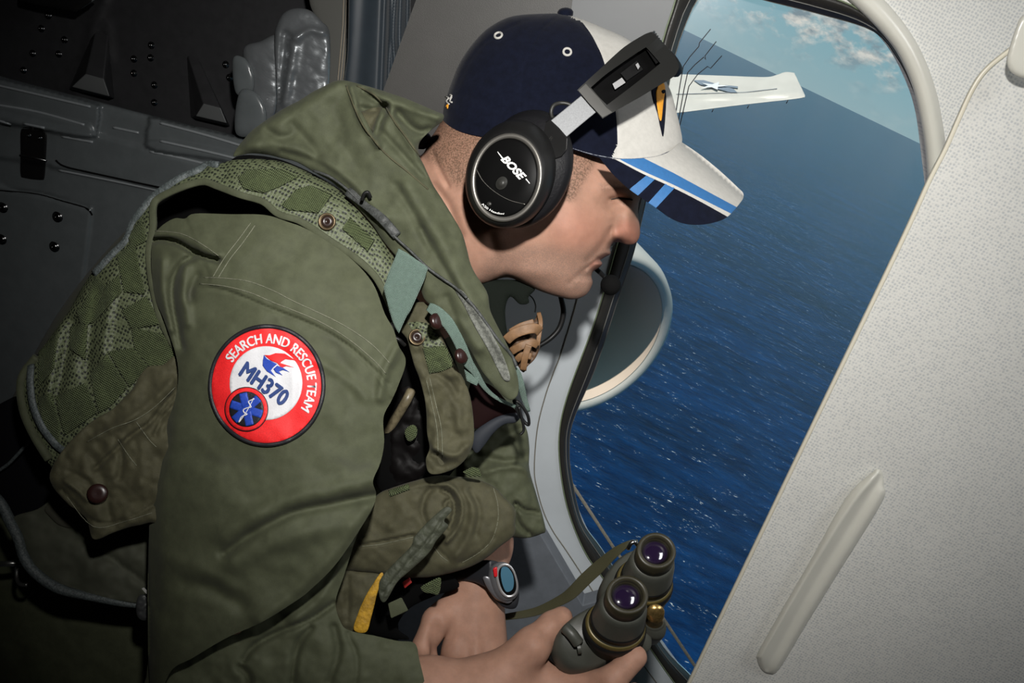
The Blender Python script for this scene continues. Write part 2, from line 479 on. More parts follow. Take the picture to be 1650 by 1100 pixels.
def drape(pts, surf, lift, thick=0.0008, step=4.0, holes=(), smooth_n=5, dense=True):
    """thin sheet that lies on a shaped surface; surf(x, y) = depth there"""
    q = resample(spl(pts, True, smooth_n) if smooth_n else np.array([p[:2] for p in pts], float), step*0.8) if dense else np.array([p[:2] for p in pts], float)
    hs = [resample(spl(h, True, smooth_n), step*0.8) for h in holes]
    lo = q.min(0); hi = q.max(0); X, Y = np.meshgrid(np.arange(lo[0], hi[0], step), np.arange(lo[1], hi[1], step*0.87)); X = X+(np.arange(len(X)) % 2)[:, None]*step/2
    X = X.ravel(); Y = Y.ravel(); ok = sdf(X, Y, q) > step*0.5
    for h in hs: ok &= sdf(X, Y, h) < -step*0.5
    pp = [q]+hs+[np.stack([X[ok], Y[ok]], 1)]; E = []; k = 0
    for r in [q]+hs: E += [(k+i, k+(i+1) % len(r)) for i in range(len(r))]; k += len(r)
    vo, eo, fo, *_ = delaunay_2d_cdt([Vector(p) for p in np.vstack(pp)], E, [], 1, 1e-4)
    V2 = np.array([tuple(v) for v in vo]); F = [tuple(f) for f in fo]; c = np.array([V2[list(f)].mean(0) for f in F])
    keep = sdf(c[:, 0], c[:, 1], q) > 0
    for h in hs: keep &= sdf(c[:, 0], c[:, 1], h) < 0
    F = [f for f, k_ in zip(F, keep) if k_]; d = surf(V2[:, 0], V2[:, 1])-lift; n = len(V2)
    ed = {}
    for f in F:
        for i in range(3): ed[(f[i], f[(i+1) % 3])] = 1
    side = [(b, a, a+n, b+n) for (a, b) in ed if (b, a) not in ed]
    me = mesh(np.vstack([P(V2[:, 0], V2[:, 1], d), P(V2[:, 0], V2[:, 1], d+thick)]), F+[tuple(n+i for i in reversed(f)) for f in F]+side)
    bm = bmesh.new(); bm.from_mesh(me); bmesh.ops.delete(bm, geom=[v for v in bm.verts if not v.link_faces], context='VERTS'); bmesh.ops.recalc_face_normals(bm, faces=bm.faces); bm.to_mesh(me); bm.free()
    return me
def online(surf, pts, rad, lift=0.0, seg=6, step=4.0, closed=False, flat=None):
    """cord or strap along a line that lies on a surface"""
    q = resample(spl(pts, closed, 5), step, closed); d = surf(q[:, 0], q[:, 1])-lift
    return tube3(P(q[:, 0], q[:, 1], d), rad, seg, closed=closed, flat=flat, up=-Fw if flat else None)
def ell(cx, cy, a, b, rot=0, n=28):
    r = math.radians(rot); return [(cx+a*math.cos(t)*math.cos(r)-b*math.sin(t)*math.sin(r), cy+a*math.cos(t)*math.sin(r)+b*math.sin(t)*math.cos(r)) for t in np.linspace(0, 2*math.pi, n, endpoint=False)]

# ------------------------------------------------------------------ blended flesh (hands)
def flesh(caps, vox=0.0016, blend=0.006, bumps=()):
    """one continuous skin over tapering bones: caps = [(p, q, rp, rq, blend?)], smooth union, surface nets"""
    A = np.array([c[0] for c in caps]); B = np.array([c[1] for c in caps]); R = np.array([[c[2], c[3]] for c in caps])
    lo = np.minimum(A, B).min(0)-R.max()-0.006; hi = np.maximum(A, B).max(0)+R.max()+0.006
    n = ((hi-lo)/vox).astype(int)+1
    G = np.stack(np.meshgrid(*[lo[i]+vox*np.arange(n[i]) for i in range(3)], indexing='ij'), -1).astype(np.float32)
    D = np.full(tuple(n), 1.0, np.float32)
    for c in caps:
        p, q, r0, r1 = c[:4]; kb = c[4] if len(c) > 4 else blend; sq = c[5] if len(c) > 5 else None
        p = np.array(p); q = np.array(q); mn = np.minimum(p, q)-max(r0, r1)-0.03; mxx = np.maximum(p, q)+max(r0, r1)+0.03
        i0 = np.maximum(((mn-lo)/vox).astype(int), 0); i1 = np.minimum(((mxx-lo)/vox).astype(int)+1, n)
        sl = tuple(slice(i0[k], i1[k]) for k in range(3)); g = G[sl]
        ab = q-p; t = np.clip(((g-p)@ab)/(ab@ab+1e-12), 0, 1); w = g-(p+t[..., None]*ab)
        if sq is not None:                                      # flattened section: (axis, factor)
            ax = np.array(sq[0]); ax = ax/np.linalg.norm(ax); h = w@ax; w = w+ax*(h*(sq[1]-1))[..., None]
        dd = np.sqrt((w*w).sum(-1))-(r0+(r1-r0)*t)
        o = D[sl]; h = np.clip(0.5+0.5*(o-dd)/kb, 0, 1); D[sl] = o*(1-h)+dd*h-kb*h*(1-h)
    for (c, r, a) in bumps:
        c = np.array(c); i0 = np.maximum(((c-2.5*r-lo)/vox).astype(int), 0); i1 = np.minimum(((c+2.5*r-lo)/vox).astype(int)+1, n)
        if (i1 <= i0).any(): continue
        sl = tuple(slice(i0[k], i1[k]) for k in range(3)); g = G[sl]; D[sl] -= a*np.exp(-((g-c)**2).sum(-1)/r**2)
    # surface nets
    sgn = D < 0; cnt = np.zeros(np.array(D.shape)-1, int); acc = np.zeros(tuple(np.array(D.shape)-1)+(3,), np.float64)
    nx, ny, nz = D.shape
    c8 = [(i, j, k) for i in (0, 1) for j in (0, 1) for k in (0, 1)]
    def sub(a, o): return a[o[0]:o[0]+nx-1, o[1]:o[1]+ny-1, o[2]:o[2]+nz-1]
    for a in c8:
        for ax in range(3):
            if a[ax] == 0:
                b = list(a); b[ax] = 1
                da = sub(D, a); db = sub(D, b); cr = (da < 0) != (db < 0)
                t = np.where(cr, da/(da-db+1e-20*(da == db)+1e-30), 0)
                cnt += cr
                for k in range(3): acc[..., k] += cr*(a[k]+(t if k == ax else 0))
    m = cnt > 0; idx = -np.ones(cnt.shape, int); idx[m] = np.arange(m.sum())
    ii = np.stack(np.nonzero(m), 1); V = lo+vox*(ii+acc[m]/cnt[m][:, None])
    F = []
    for ax in range(3):
        o1, o2 = [k for k in range(3) if k != ax]
        s1 = [slice(1, -1)]*3; s1[ax] = slice(0, -1); s2 = list(s1); s2[ax] = slice(1, None)
        ch = sgn[tuple(s1)] != sgn[tuple(s2)]; q = np.stack(np.nonzero(ch), 1)
        off = np.array([1, 1, 1]); off[ax] = 0; q = q+off
        def at(d1, d2):
            r = q.copy(); r[:, o1] -= d1; r[:, o2] -= d2; return idx[r[:, 0], r[:, 1], r[:, 2]]
        quad = np.stack([at(1, 1), at(0, 1), at(0, 0), at(1, 0)], 1)
        quad = quad[(quad >= 0).all(1)]; F += quad.tolist()
    me = mesh(V, F)
    bm = bmesh.new(); bm.from_mesh(me)
    for _ in range(3): bmesh.ops.smooth_vert(bm, verts=bm.verts, factor=0.5, use_axis_x=True, use_axis_y=True, use_axis_z=True)
    bmesh.ops.recalc_face_normals(bm, faces=bm.faces)
    bm.to_mesh(me); bm.free(); return me
# ================================================================== the setting
YW = 1.02
def dW(x, y): return dY(x, y, YW)
def plate_xz(outer, holes, Y0, thick, corner=0):
    """upright plate in the plane y = Y0, outlines in (x, z) metres, with holes"""
    P2 = [Vector(p) for p in outer]; E = [(i, (i+1) % len(outer)) for i in range(len(outer))]; fcs = [list(range(len(outer)))]
    for h in holes:
        k = len(P2); P2 += [Vector(p) for p in h]; E += [(k+i, k+(i+1) % len(h)) for i in range(len(h))]
    vo, eo, fo, *_ = delaunay_2d_cdt(P2, E, [], 1, 1e-6)
    V2 = np.array([tuple(v) for v in vo]); F = []
    for f in fo:
        c = V2[list(f)].mean(0)
        if all(not inside(c[0:1], c[1:2], np.array(h))[0] for h in holes): F.append(tuple(f))
    n = len(V2); V = [(a, Y0, b) for a, b in V2]+[(a, Y0+thick, b) for a, b in V2]
    ec = {}
    for f in F:
        for i in range(3):
            e = (f[i], f[(i+1) % 3]); ec[e] = 1
    side = [(b, a, a+n, b+n) for (a, b) in ec if (b, a) not in ec]
    me = mesh(V, F+[tuple(n+i for i in reversed(f)) for f in F]+side); fixnormals(me); return me
def xz(pts, Y=YW):
    a = np.array(pts, float); q = P(a[:, 0], a[:, 1], dY(a[:, 0], a[:, 1], Y)); return q[:, [0, 2]]
def box(x0, x1, y0, y1, z0, z1):
    V = [(x, y, z) for x in (x0, x1) for y in (y0, y1) for z in (z0, z1)]
    return mesh(V, [(0, 1, 3, 2), (4, 6, 7, 5), (0, 4, 5, 1), (2, 3, 7, 6), (0, 2, 6, 4), (1, 5, 7, 3)])

m_grey = mat('grey_wall_laminate', (0.062, 0.060, 0.056), 0.5, noise=0.05, nscale=30, bump=0.15, bscale=900)
m_surr = mat('pale_grey_moulding', (0.50, 0.54, 0.565), 0.5, noise=0.04, nscale=12, bump=0.08, bscale=600)
m_cream = mat('cream_gloss_plastic', (0.62, 0.61, 0.54), 0.28, noise=0.03, nscale=15, bump=0.03, bscale=200)
m_black = mat('black_rubber_seal', (0.022, 0.021, 0.019), 0.38, bump=0.1, bscale=500)
m_seam = mat('dark_seam_line', (0.17, 0.16, 0.13), 0.7)  # grey-brown colour of the joint line
m_dark = mat('dark_trim', (0.03, 0.03, 0.032), 0.5)
m_floor = mat('cabin_floor', (0.08, 0.08, 0.085), 0.7, noise=0.2)
def dotted(name, base, dots, scale, rough=0.55):
    m = mat(name, base, rough); nt = m.node_tree; L = nt.links.new; p = nt.nodes['Principled BSDF']
    tc = nn(nt, 'ShaderNodeTexCoord'); mp = nn(nt, 'ShaderNodeMapping'); mp.inputs['Scale'].default_value = (1, 0.02, 1)
    L(tc.outputs['Object'], mp.inputs[0])
    v = nn(nt, 'ShaderNodeTexVoronoi', _Scale=scale, _Randomness=0.35); L(mp.outputs[0], v.inputs['Vector'])
    r = nn(nt, 'ShaderNodeValToRGB'); r.color_ramp.elements[0].position = 0.20; r.color_ramp.elements[0].color = (*dots, 1)
    r.color_ramp.elements[1].position = 0.50; r.color_ramp.elements[1].color = (*base, 1)
    L(v.outputs['Distance'], r.inputs[0]); n = nn(nt, 'ShaderNodeTexNoise', _Scale=26.0, _Detail=3.0); L(mp.outputs[0], n.inputs['Vector'])
    mx = nn(nt, 'ShaderNodeMix', data_type='RGBA', blend_type='MULTIPLY'); mx.inputs[0].default_value = 0.12
    L(r.outputs[0], mx.inputs[6]); L(n.outputs['Fac'], mx.inputs[7]); L(mx.outputs[2], p.inputs['Base Color'])
    b = nn(nt, 'ShaderNodeBump'); b.inputs['Strength'].default_value = 0.5; b.inputs['Distance'].default_value = 0.0006
    L(v.outputs['Distance'], b.inputs['Height']); L(b.outputs[0], p.inputs['Normal']); return m
m_dots = dotted('white_dimpled_vinyl', (0.70, 0.695, 0.65), (0.50, 0.515, 0.51), 300)

HOLE = [(1100, -30), (1083, 18), (1066, 73), (1044, 180), (1020, 300), (995, 391), (959, 515), (915, 635), (901, 700), (904, 765), (917, 827),
        (943, 890), (976, 937), (1047, 1043), (1087, 1100), (1130, 1150), (1210, 1210), (1330, 1250), (1430, 1210), (1500, 1110), (1525, 900), (1528, 600), (1518, 380),
        (1506, 260), (1496, 185), (1478, 130), (1448, 75), (1405, 32), (1352, 0), (1200, -42), (1140, -55)]
GLASS = [(1128, -8), (1108, 30), (1086, 95), (1062, 220), (1026, 387), (999, 471), (960, 590), (923, 678), (917, 725), (921, 769), (938, 840),
         (973, 891), (1051, 1015), (1077, 1053), (1110, 1086), (1150, 1125), (1230, 1180), (1330, 1205), (1410, 1175), (1470, 1090), (1500, 900), (1505, 600), (1503, 380),
         (1496, 270), (1486, 190), (1470, 140), (1446, 93), (1408, 50), (1320, 22), (1232, 0), (1185, -14), (1150, -22)]
hole = resample(spl(HOLE), 14); glass = resample(spl(GLASS), 14)
# left end of the outboard wall: the curtain's edge
xl = xz([(655, 40)])[0, 0]
bz = xz([(1700, -300)])
# division between the grey panel and the pale window surround
s0 = xz([(935, -60), (915, 60), (860, 190), (790, 380), (760, 560), (745, 760), (745, 950), (760, 1150)])
left_out = [(xl, 2.25), (xl, 0.0)]+[(xz([(760, 1150)])[0, 0]-0.01, 0.0)]+[tuple(p) for p in s0[::-1]]+[(s0[0, 0]+0.1, 2.25)]
o = link('wall_left', plate_xz(left_out, [], YW+0.002, 0.05), m_grey, smooth=False); tag(o, kind='structure')
hr = [tuple(p) for p in xz(hole)]
near = lambda p: int(np.argmin(((hole-np.array(p))**2).sum(1)))
iT, iB = near((1300, -22)), near((1330, 1250))
def arc(a, b, st=1):
    o_ = [hr[a]]; i = a
    while i != b: i = (i+st) % len(hr); o_.append(hr[i])
    return o_
fw_ = arc(iT, iB, 1); bw_ = arc(iT, iB, -1)
left_arc, right_arc = (fw_, bw_) if np.mean([p[0] for p in fw_]) < np.mean([p[0] for p in bw_]) else (bw_, fw_)
xT, xB = hr[iT][0], hr[iB][0]
right_out = [(s0[0, 0]+0.1, 2.25)]+[tuple(p) for p in s0]+[(xz([(760, 1150)])[0, 0]-0.01, 0.0), (xB, 0.0)]+left_arc[::-1]+[(xT, 2.25)]
lining_out = [(xB, 0.0), (2.4, 0.0), (2.4, 2.25), (xT, 2.25)]+right_arc
win = thing('window_1', tuple(P(1200, 550, dW(1200, 550))), None, None); tag(win, kind='structure')
link('window_surround', plate_xz(right_out, [], YW, 0.055), m_surr, win, smooth=False)
link('window_lining', plate_xz(lining_out, [], YW, 0.055), m_dots, win, smooth=False)
# seal between surround and pane
g0 = xz(hole); g1 = xz(glass, YW+0.03)
def ringmesh(rings):
    n = len(rings[0]); V = np.vstack(rings); F = []
    for i in range(len(rings)-1):
        for k in range(n): F.append((i*n+k, i*n+(k+1) % n, (i+1)*n+(k+1) % n, (i+1)*n+k))
    me = mesh(V, F); fixnormals(me); return me
def even(pts, n, Y): q = resample(spl(pts), 2.0); i = np.linspace(0, len(q), n, endpoint=False).astype(int); return q[i]
def loop_about(pts, n=220, c=(1210, 560)):
    q = resample(spl(pts), 2.0); a = np.arctan2(q[:, 1]-c[1], q[:, 0]-c[0]); o_ = np.argsort(a); a = a[o_]; q = q[o_]
    t = np.linspace(-math.pi, math.pi, n, endpoint=False); aa = np.concatenate([a-2*math.pi, a, a+2*math.pi]); qq = np.vstack([q, q, q])
    return np.stack([np.interp(t, aa, qq[:, 0]), np.interp(t, aa, qq[:, 1])], 1)
H = loop_about(HOLE); G = loop_about(GLASS)
def lay(q, Y): return P(q[:, 0], q[:, 1], dY(q[:, 0], q[:, 1], Y))
link('seal', ringmesh([lay(H, YW+0.004), lay(H, YW-0.002), lay(H*0.72+G*0.28, YW-0.003), lay(H*0.45+G*0.55, YW+0.004), lay(G, YW+0.02), lay(G, YW+0.07), lay(H*1.0, YW+0.07)]), m_black, win)
m_bead = mat('green_grey_bead', (0.16, 0.20, 0.12), 0.4)
link('seal_bead', tube3(lay(H, YW-0.002), 0.0009, 6, closed=True), m_bead, win)
link('pane_edge', tube3(lay(G, YW+0.021), 0.0008, 6, closed=True), mat('pane_edge_metal', (0.2, 0.19, 0.17), 0.3, metal=0.5), win)
# the pane
m_glass = bpy.data.materials.new('window_glass'); m_glass.use_nodes = True; nt = m_glass.node_tree; nt.nodes.clear(); Lk = nt.links.new
o_ = nn(nt, 'ShaderNodeOutputMaterial'); tr = nn(nt, 'ShaderNodeBsdfTransparent'); gl = nn(nt, 'ShaderNodeBsdfGlossy'); gl.inputs['Roughness'].default_value = 0.22
tr.inputs[0].default_value = (0.94, 0.955, 0.965, 1); gl.inputs[0].default_value = (1, 0.94, 0.97, 1)
fr = nn(nt, 'ShaderNodeFresnel', _IOR=1.25); ms = nn(nt, 'ShaderNodeMixShader'); Lk(fr.outputs[0], ms.inputs[0]); Lk(tr.outputs[0], ms.inputs[1]); Lk(gl.outputs[0], ms.inputs[2]); Lk(ms.outputs[0], o_.inputs[0])
me = plate_xz([tuple(p) for p in xz(glass, YW+0.05)], [], YW+0.05, 0.004)
link('pane', me, m_glass, win, smooth=False)
# cream rim round the right of the window
RIM = [(1310, -40), (1352, -12), (1390, 22), (1422, 55), (1448, 90), (1470, 140), (1484, 196), (1492, 250), (1496, 320), (1500, 420), (1505, 600), (1500, 900)]
RO = [(1340, -70), (1385, -35), (1425, 0), (1460, 42), (1487, 88), (1508, 145), (1520, 204), (1527, 262), (1532, 330), (1536, 420), (1540, 600), (1535, 900)]
a = resample(spl(RIM, False), 6, False); b = resample(spl(RO, False), 6, False); n = 150
ii = lambda q: q[np.linspace(0, len(q)-1, n).astype(int)]
a = ii(a); b = ii(b)
rings = [lay(a, YW+0.02), lay(a, YW-0.004), lay(a*0.85+b*0.15, YW-0.016), lay(a*0.5+b*0.5, YW-0.020), lay(a*0.2+b*0.8, YW-0.014), lay(b, YW-0.006), lay(b, YW+0.01)]
V = np.vstack(rings); F = [(i*n+k, i*n+k+1, (i+1)*n+k+1, (i+1)*n+k) for i in range(len(rings)-1) for k in range(n-1)]
me = mesh(V, F); fixnormals(me); link('rim', me, m_cream, win)
# seam in the pale surround
link('seam', tube3(lay(spl([(935, 440), (930, 482), (906, 563), (892, 600), (879, 637), (866, 690), (861, 755), (866, 790), (877, 827), (892, 857), (914, 889), (957, 955), (985, 1000), (1080, 1130)], False), YW-0.0002), 0.0009, 6), m_seam, win)
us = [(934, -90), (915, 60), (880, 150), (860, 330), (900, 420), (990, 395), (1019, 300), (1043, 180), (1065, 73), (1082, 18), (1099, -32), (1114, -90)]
link('upper_surround_shade', plate_xz([tuple(v) for v in xz(us, YW-0.002)], [], YW-0.0022, 0.002), mat('shaded_pale_moulding', (0.13, 0.137, 0.14), 0.5, noise=0.04, nscale=12), win, smooth=False)  # overlay of the surround, darker to put the dimmer upper light into its colour
link('seal_lip', tube3(lay(H*0.3+G*0.7, YW+0.0085), 0.0006, 6, closed=True), mat('seal_lip_grey', (0.15, 0.15, 0.14), 0.4), win)
# a softer outward flare of the lining at the upper right, meeting the partition
for name, me, label in (('floor', box(-2.6, 2.5, -1.7, 1.7, -0.05, 0), 0), ('ceiling', box(-2.6, 2.5, -1.7, 1.7, 2.25, 2.3), 0),
                 ('wall_right', box(2.4, 2.45, -1.7, 1.1, 0, 2.25), 0), ('wall_aft', box(-2.6, -2.55, -1.7, 1.7, 0, 2.25), 0),
                 ('wall_back', box(-2.6, 2.5, -1.7, -1.65, 0, 2.25), 0), ('wall_outboard', box(-2.6, xl+0.02, 1.6, 1.65, 0, 2.25), 0),
                 ('wall_return', box(xl-0.0, xl+0.03, 1.09, 1.62, 1.25, 2.25), 0)):
    tag(link(name, me, m_floor if name == 'floor' else (m_grey if name != 'wall_outboard' else m_dark), smooth=False), kind='structure')

# ================================================================== partition, rib, arm pad
PE = [(1760, -10), (1680, 42), (1625, 82), (1588, 113), (1566, 145), (1545, 190), (1523, 240), (1497, 291), (1448, 398), (1300, 705), (1110, 1100), (1075, 1172)]
pe = spl(PE, False, 5)
part = thing('partition_panel', tuple(P(1500, 700, dY(1500, 700, 0.86))), 'large white dimpled partition panel with a cream edge, in front of the right half of the window', 'panel')
YP = 0.90
pl = [tuple(q) for q in pe]+[(1850, 1250), (1980, 300)]
me = slab(pl, lambda x, y: dY(x, y, YP), 0.0, 0); 
q = xz(pl, YP); link('board', plate_xz([tuple(v) for v in q], [], YP, 0.006), m_dots, part, smooth=False)
link('edge_trim', tube3(P(pe[:, 0], pe[:, 1], dY(pe[:, 0], pe[:, 1], YP-0.0005)), 0, 12, flat=(0.0042, 0.005), up=(0, -1, 0)), mat('cream_edge_trim', (0.66, 0.62, 0.50), 0.35), part)
dPn = lambda x, y: dY(x, y, YP)
rib = Relief('raised_rib', [(1415, 755), (1404, 762), (1363, 802), (1305, 904), (1258, 985), (1222, 1049), (1220, 1062), (1226, 1077), (1239, 1085), (1256, 1077), (1301, 1003), (1350, 924), (1421, 809), (1424, 782), (1422, 762)],
             m_cream, lambda x, y: dPn(x, y)-0.002, part, k=1.0, kb=0.1, cap=20, step=3,
             ridges=[([(1440, 725), (1405, 772), (1372, 812), (1300, 925), (1225, 1055), (1200, 1100)], 6, 0.004), ([(1430, 750), (1398, 805), (1322, 925), (1248, 1055), (1225, 1100)], 8, -0.004)])
rib.o['label'] = 'smooth cream raised rib'
pad = Relief('armrest_pad', [(1700, 10), (1650, 24), (1637, 45), (1627, 75), (1622, 98), (1627, 114), (1642, 124), (1662, 128), (1710, 136), (1730, 60)], m_cream, lambda x, y: dY(x, y, YP-0.035), None, k=0.5, cap=16, step=4)
tag(pad.o, 'small rounded cream pad at the right edge above the white partition panel', 'pad')

# dark ledge below the window
m_ledge = mat('slate_grey_ledge', (0.14, 0.155, 0.175), 0.55, noise=0.08, nscale=60, bump=0.1, bscale=500)
lq = [(700, 840), (862, 846), (870, 858), (914, 933), (939, 975), (985, 962), (1008, 1000), (1004, 1050), (1020, 1110), (1040, 1190), (640, 1190), (640, 900)]
q = xz(lq, YW-0.03)
o = bev(link('window_ledge', plate_xz([tuple(v) for v in q], [], YW-0.03, 0.028), m_ledge, smooth=False), 0.002)
tag(o, 'flat slate grey ledge below the pale window surround, beside the wristwatch', 'ledge')

# ================================================================== outside
sea_n = 96
V = [(0, 0, -260)]; F = []
rr = [150, 400, 900, 2000, 5000, 12000, 40000, 150000]
for r in rr: V += [(r*math.cos(2*math.pi*k/sea_n), r*math.sin(2*math.pi*k/sea_n), -260) for k in range(sea_n)]
for k in range(sea_n): F.append((0, 1+k, 1+(k+1) % sea_n))
for i in range(len(rr)-1):
    for k in range(sea_n): F.append((1+i*sea_n+k, 1+(i+1)*sea_n+k, 1+(i+1)*sea_n+(k+1) % sea_n, 1+i*sea_n+(k+1) % sea_n))
m_sea = bpy.data.materials.new('sea_water'); m_sea.use_nodes = True; nt = m_sea.node_tree; L = nt.links.new; p = nt.nodes['Principled BSDF']
p.inputs['Roughness'].default_value = 0.22; p.inputs['IOR'].default_value = 1.33; p.inputs['Specular IOR Level'].default_value = 0.14
tc = nn(nt, 'ShaderNodeTexCoord'); mp = nn(nt, 'ShaderNodeMapping'); mp.inputs['Scale'].default_value = (0.6, 1.5, 1); mp.inputs['Rotation'].default_value = (0, 0, 0.3)
L(tc.outputs['Object'], mp.inputs[0])
n1 = nn(nt, 'ShaderNodeTexNoise', _Scale=0.055, _Detail=10.0, _Roughness=0.72); L(mp.outputs[0], n1.inputs['Vector'])
r = nn(nt, 'ShaderNodeValToRGB'); r.color_ramp.elements[0].position = 0.36; r.color_ramp.elements[0].color = (0.0003, 0.009, 0.042, 1)
r.color_ramp.elements[1].position = 0.66; r.color_ramp.elements[1].color = (0.0015, 0.030, 0.108, 1); L(n1.outputs['Fac'], r.inputs[0])
nb = nn(nt, 'ShaderNodeTexNoise', _Scale=0.010, _Detail=8.0, _Roughness=0.7); mpb = nn(nt, 'ShaderNodeMapping'); mpb.inputs['Scale'].default_value = (0.35, 1.6, 1); L(tc.outputs['Object'], mpb.inputs[0]); L(mpb.outputs[0], nb.inputs['Vector'])
rb = nn(nt, 'ShaderNodeMapRange'); rb.inputs[1].default_value = 0.35; rb.inputs[2].default_value = 0.65; rb.inputs[3].default_value = 0.62; rb.inputs[4].default_value = 1.45; L(nb.outputs['Fac'], rb.inputs[0])
sc_ = nn(nt, 'ShaderNodeVectorMath', operation='SCALE'); L(r.outputs[0], sc_.inputs[0]); L(rb.outputs[0], sc_.inputs['Scale'])
n2 = nn(nt, 'ShaderNodeTexNoise', _Scale=0.11, _Detail=5.0, _Roughness=0.55); L(mp.outputs[0], n2.inputs['Vector'])
n3 = nn(nt, 'ShaderNodeTexNoise', _Scale=0.5, _Detail=3.0, _Roughness=0.6); L(mp.outputs[0], n3.inputs['Vector'])
a1 = nn(nt, 'ShaderNodeMapRange'); a1.inputs[1].default_value = 0.57; a1.inputs[2].default_value = 0.68; L(n2.outputs['Fac'], a1.inputs[0])
a2 = nn(nt, 'ShaderNodeMapRange'); a2.inputs[1].default_value = 0.585; a2.inputs[2].default_value = 0.65; L(n3.outputs['Fac'], a2.inputs[0])
mm = nn(nt, 'ShaderNodeMath', operation='MULTIPLY'); L(a1.outputs[0], mm.inputs[0]); L(a2.outputs[0], mm.inputs[1])
mxx = nn(nt, 'ShaderNodeMix', data_type='RGBA'); L(mm.outputs[0], mxx.inputs[0]); L(sc_.outputs[0], mxx.inputs[6]); mxx.inputs[7].default_value = (0.62, 0.66, 0.66, 1)
L(mxx.outputs[2], p.inputs['Base Color'])
bp = nn(nt, 'ShaderNodeBump'); bp.inputs['Strength'].default_value = 0.6; bp.inputs['Distance'].default_value = 2.2; L(n1.outputs['Fac'], bp.inputs['Height']); L(bp.outputs[0], p.inputs['Normal'])
tag(link('sea', mesh(V, F), m_sea, smooth=False), kind='structure')

m_wing = mat('white_wing_paint', (0.62, 0.60, 0.55), 0.4, noise=0.05, nscale=2)
m_wgrey = mat('grey_marking', (0.20, 0.25, 0.31), 0.5)
wingd = lambda x, y: 22.0-(x-1000)*0.004+(150-y)*0.02
wg = thing('aircraft_wing', tuple(P(1190, 150, 22.)), 'white aircraft wing with a raised tip and a star marking, seen outside the window', 'wing')
W_ = Relief('wing_skin', [(480, 70, 1), (880, 112), (1083, 119), (1170, 122), (1232, 124), (1250, 121), (1265, 116), (1280, 117, 1), (1298, 155, 1), (1286, 159), (1190, 170), (1086, 183), (880, 206), (480, 262, 1)], m_wing, wingd, wg, k=0.25, cap=14, step=5,
            ridges=[([(880, 170), (1090, 160), (1290, 150)], 3, 0.10)])
def dec(pts, lift=0.06): return slab(pts, lambda x, y: W_.front(x, y, lift), 0.02)
st = [(1150+a*r*1.3, 138+b*r*0.36) for a, b, r in [(math.cos(t*math.pi/5-1.2), math.sin(t*math.pi/5-1.2), 19 if t % 2 == 0 else 7) for t in range(10)]]
link('star_marking', join([dec(st, 0.12)]), mat('white_marking', (0.75, 0.78, 0.8), 0.5), wg, smooth=False)
link('marking_bars', join([dec([(1118, 129), (1134, 129), (1182, 143), (1188, 149), (1178, 149), (1128, 136)]), dec([(1168, 137), (1189, 139), (1189, 142), (1170, 140)])]), m_wgrey, wg, smooth=False)
lines = [dec([(1090, 151), (1200, 148), (1252, 142), (1252, 143), (1200, 149), (1090, 152)], 0.03)]
link('panel_seam', join(lines), mat('pale_panel_line', (0.30, 0.32, 0.34), 0.6), wg, smooth=False)
for x, y in [(1102, 183), (1150, 178), (1207, 172), (1270, 164)]:
    a = P(x, y-3, float(wingd(x, y))); link('static_wick', tube3([a, a+np.array([0, 0, -0.09])], 0.012, 5), m_dark, wg)

# engine nacelle with its inlet facing the window
ax = np.array([math.sin(0.62), -math.cos(0.62), 0.0]); nc = P(952, 543, 9.6)
eng = thing('engine_nacelle', tuple(nc), 'round pale grey jet engine inlet seen through the window beside the chin', 'engine')
prof = [(-3.4, 0.75), (-2.6, 0.98), (-1.4, 1.10), (-0.5, 1.12), (-0.12, 1.10), (0.0, 1.06), (0.03, 1.01), (0.0, 0.95), (-0.12, 0.90), (-0.45, 0.86), (-0.9, 0.86)]
link('cowl', lathe(nc, ax, prof, 72, capped=False), mat('grey_cowl_paint', (0.55, 0.54, 0.50), 0.45, noise=0.06, nscale=1.2), eng)
link('fan', lathe(nc-ax*0.9, ax, [(0, 0.86), (0.02, 0.3), (0.16, 0.18), (0.32, 0.02)], 40), mat('dark_fan', (0.30, 0.25, 0.21), 0.5, metal=0.4), eng)
link('inlet_liner', lathe(nc, ax, [(-0.02, 0.93), (-0.13, 0.894), (-0.45, 0.853), (-0.88, 0.853)], 72, capped=False), mat('dark_inlet_liner', (0.66, 0.54, 0.44), 0.6), eng)
link('cowl_seam', tube3([nc+ax*(-0.02+0*t)+0*ax for t in (0,)]+[nc], 0.001, 4), m_seam, eng) if False else None

m_wire = mat('black_wire', (0.02, 0.02, 0.025), 0.5)
WR = [([(1145, 47), (1127, 69), (1126, 75), (1112, 91), (1101, 107), (1096, 135), (1090, 175), (1083, 225), (1078, 262)], 'leftmost of three bent black wires outside the window, in front of the wing'),
      ([(1154, 67), (1136, 90), (1137, 96), (1134, 92), (1120, 104), (1108, 117), (1102, 145), (1094, 189), (1089, 225), (1084, 265)], 'middle one of three bent black wires outside the window, in front of the wing'),
      ([(1163, 90), (1145, 110), (1140, 107), (1124, 120), (1110, 139), (1104, 165), (1095, 204), (1092, 228), (1088, 268)], 'rightmost and lowest of three bent black wires outside the window, in front of the wing')]
for pts, lab in WR:
    q = np.array(pts, float); tag(link('wire_antenna', tube3(P(q[:, 0], q[:, 1], np.full(len(q), 1.6)), 0.0010, 6), m_wire), lab, 'antenna', 'bent wires outside the window')
q = np.array([(904, 753), (990, 884), (1070, 998), (1122, 1076), (1150, 1120)], float)
tag(link('window_strap', tube3(P(q[:, 0], q[:, 1], dY(q[:, 0], q[:, 1], 1.10)), 0, 8, flat=(0.0052, 0.001), up=(0, -1, 0)), mat('tan_strap', (0.30, 0.26, 0.20), 0.7, noise=0.15)),
    'narrow tan strap running diagonally across the lower window, behind the binoculars', 'strap')

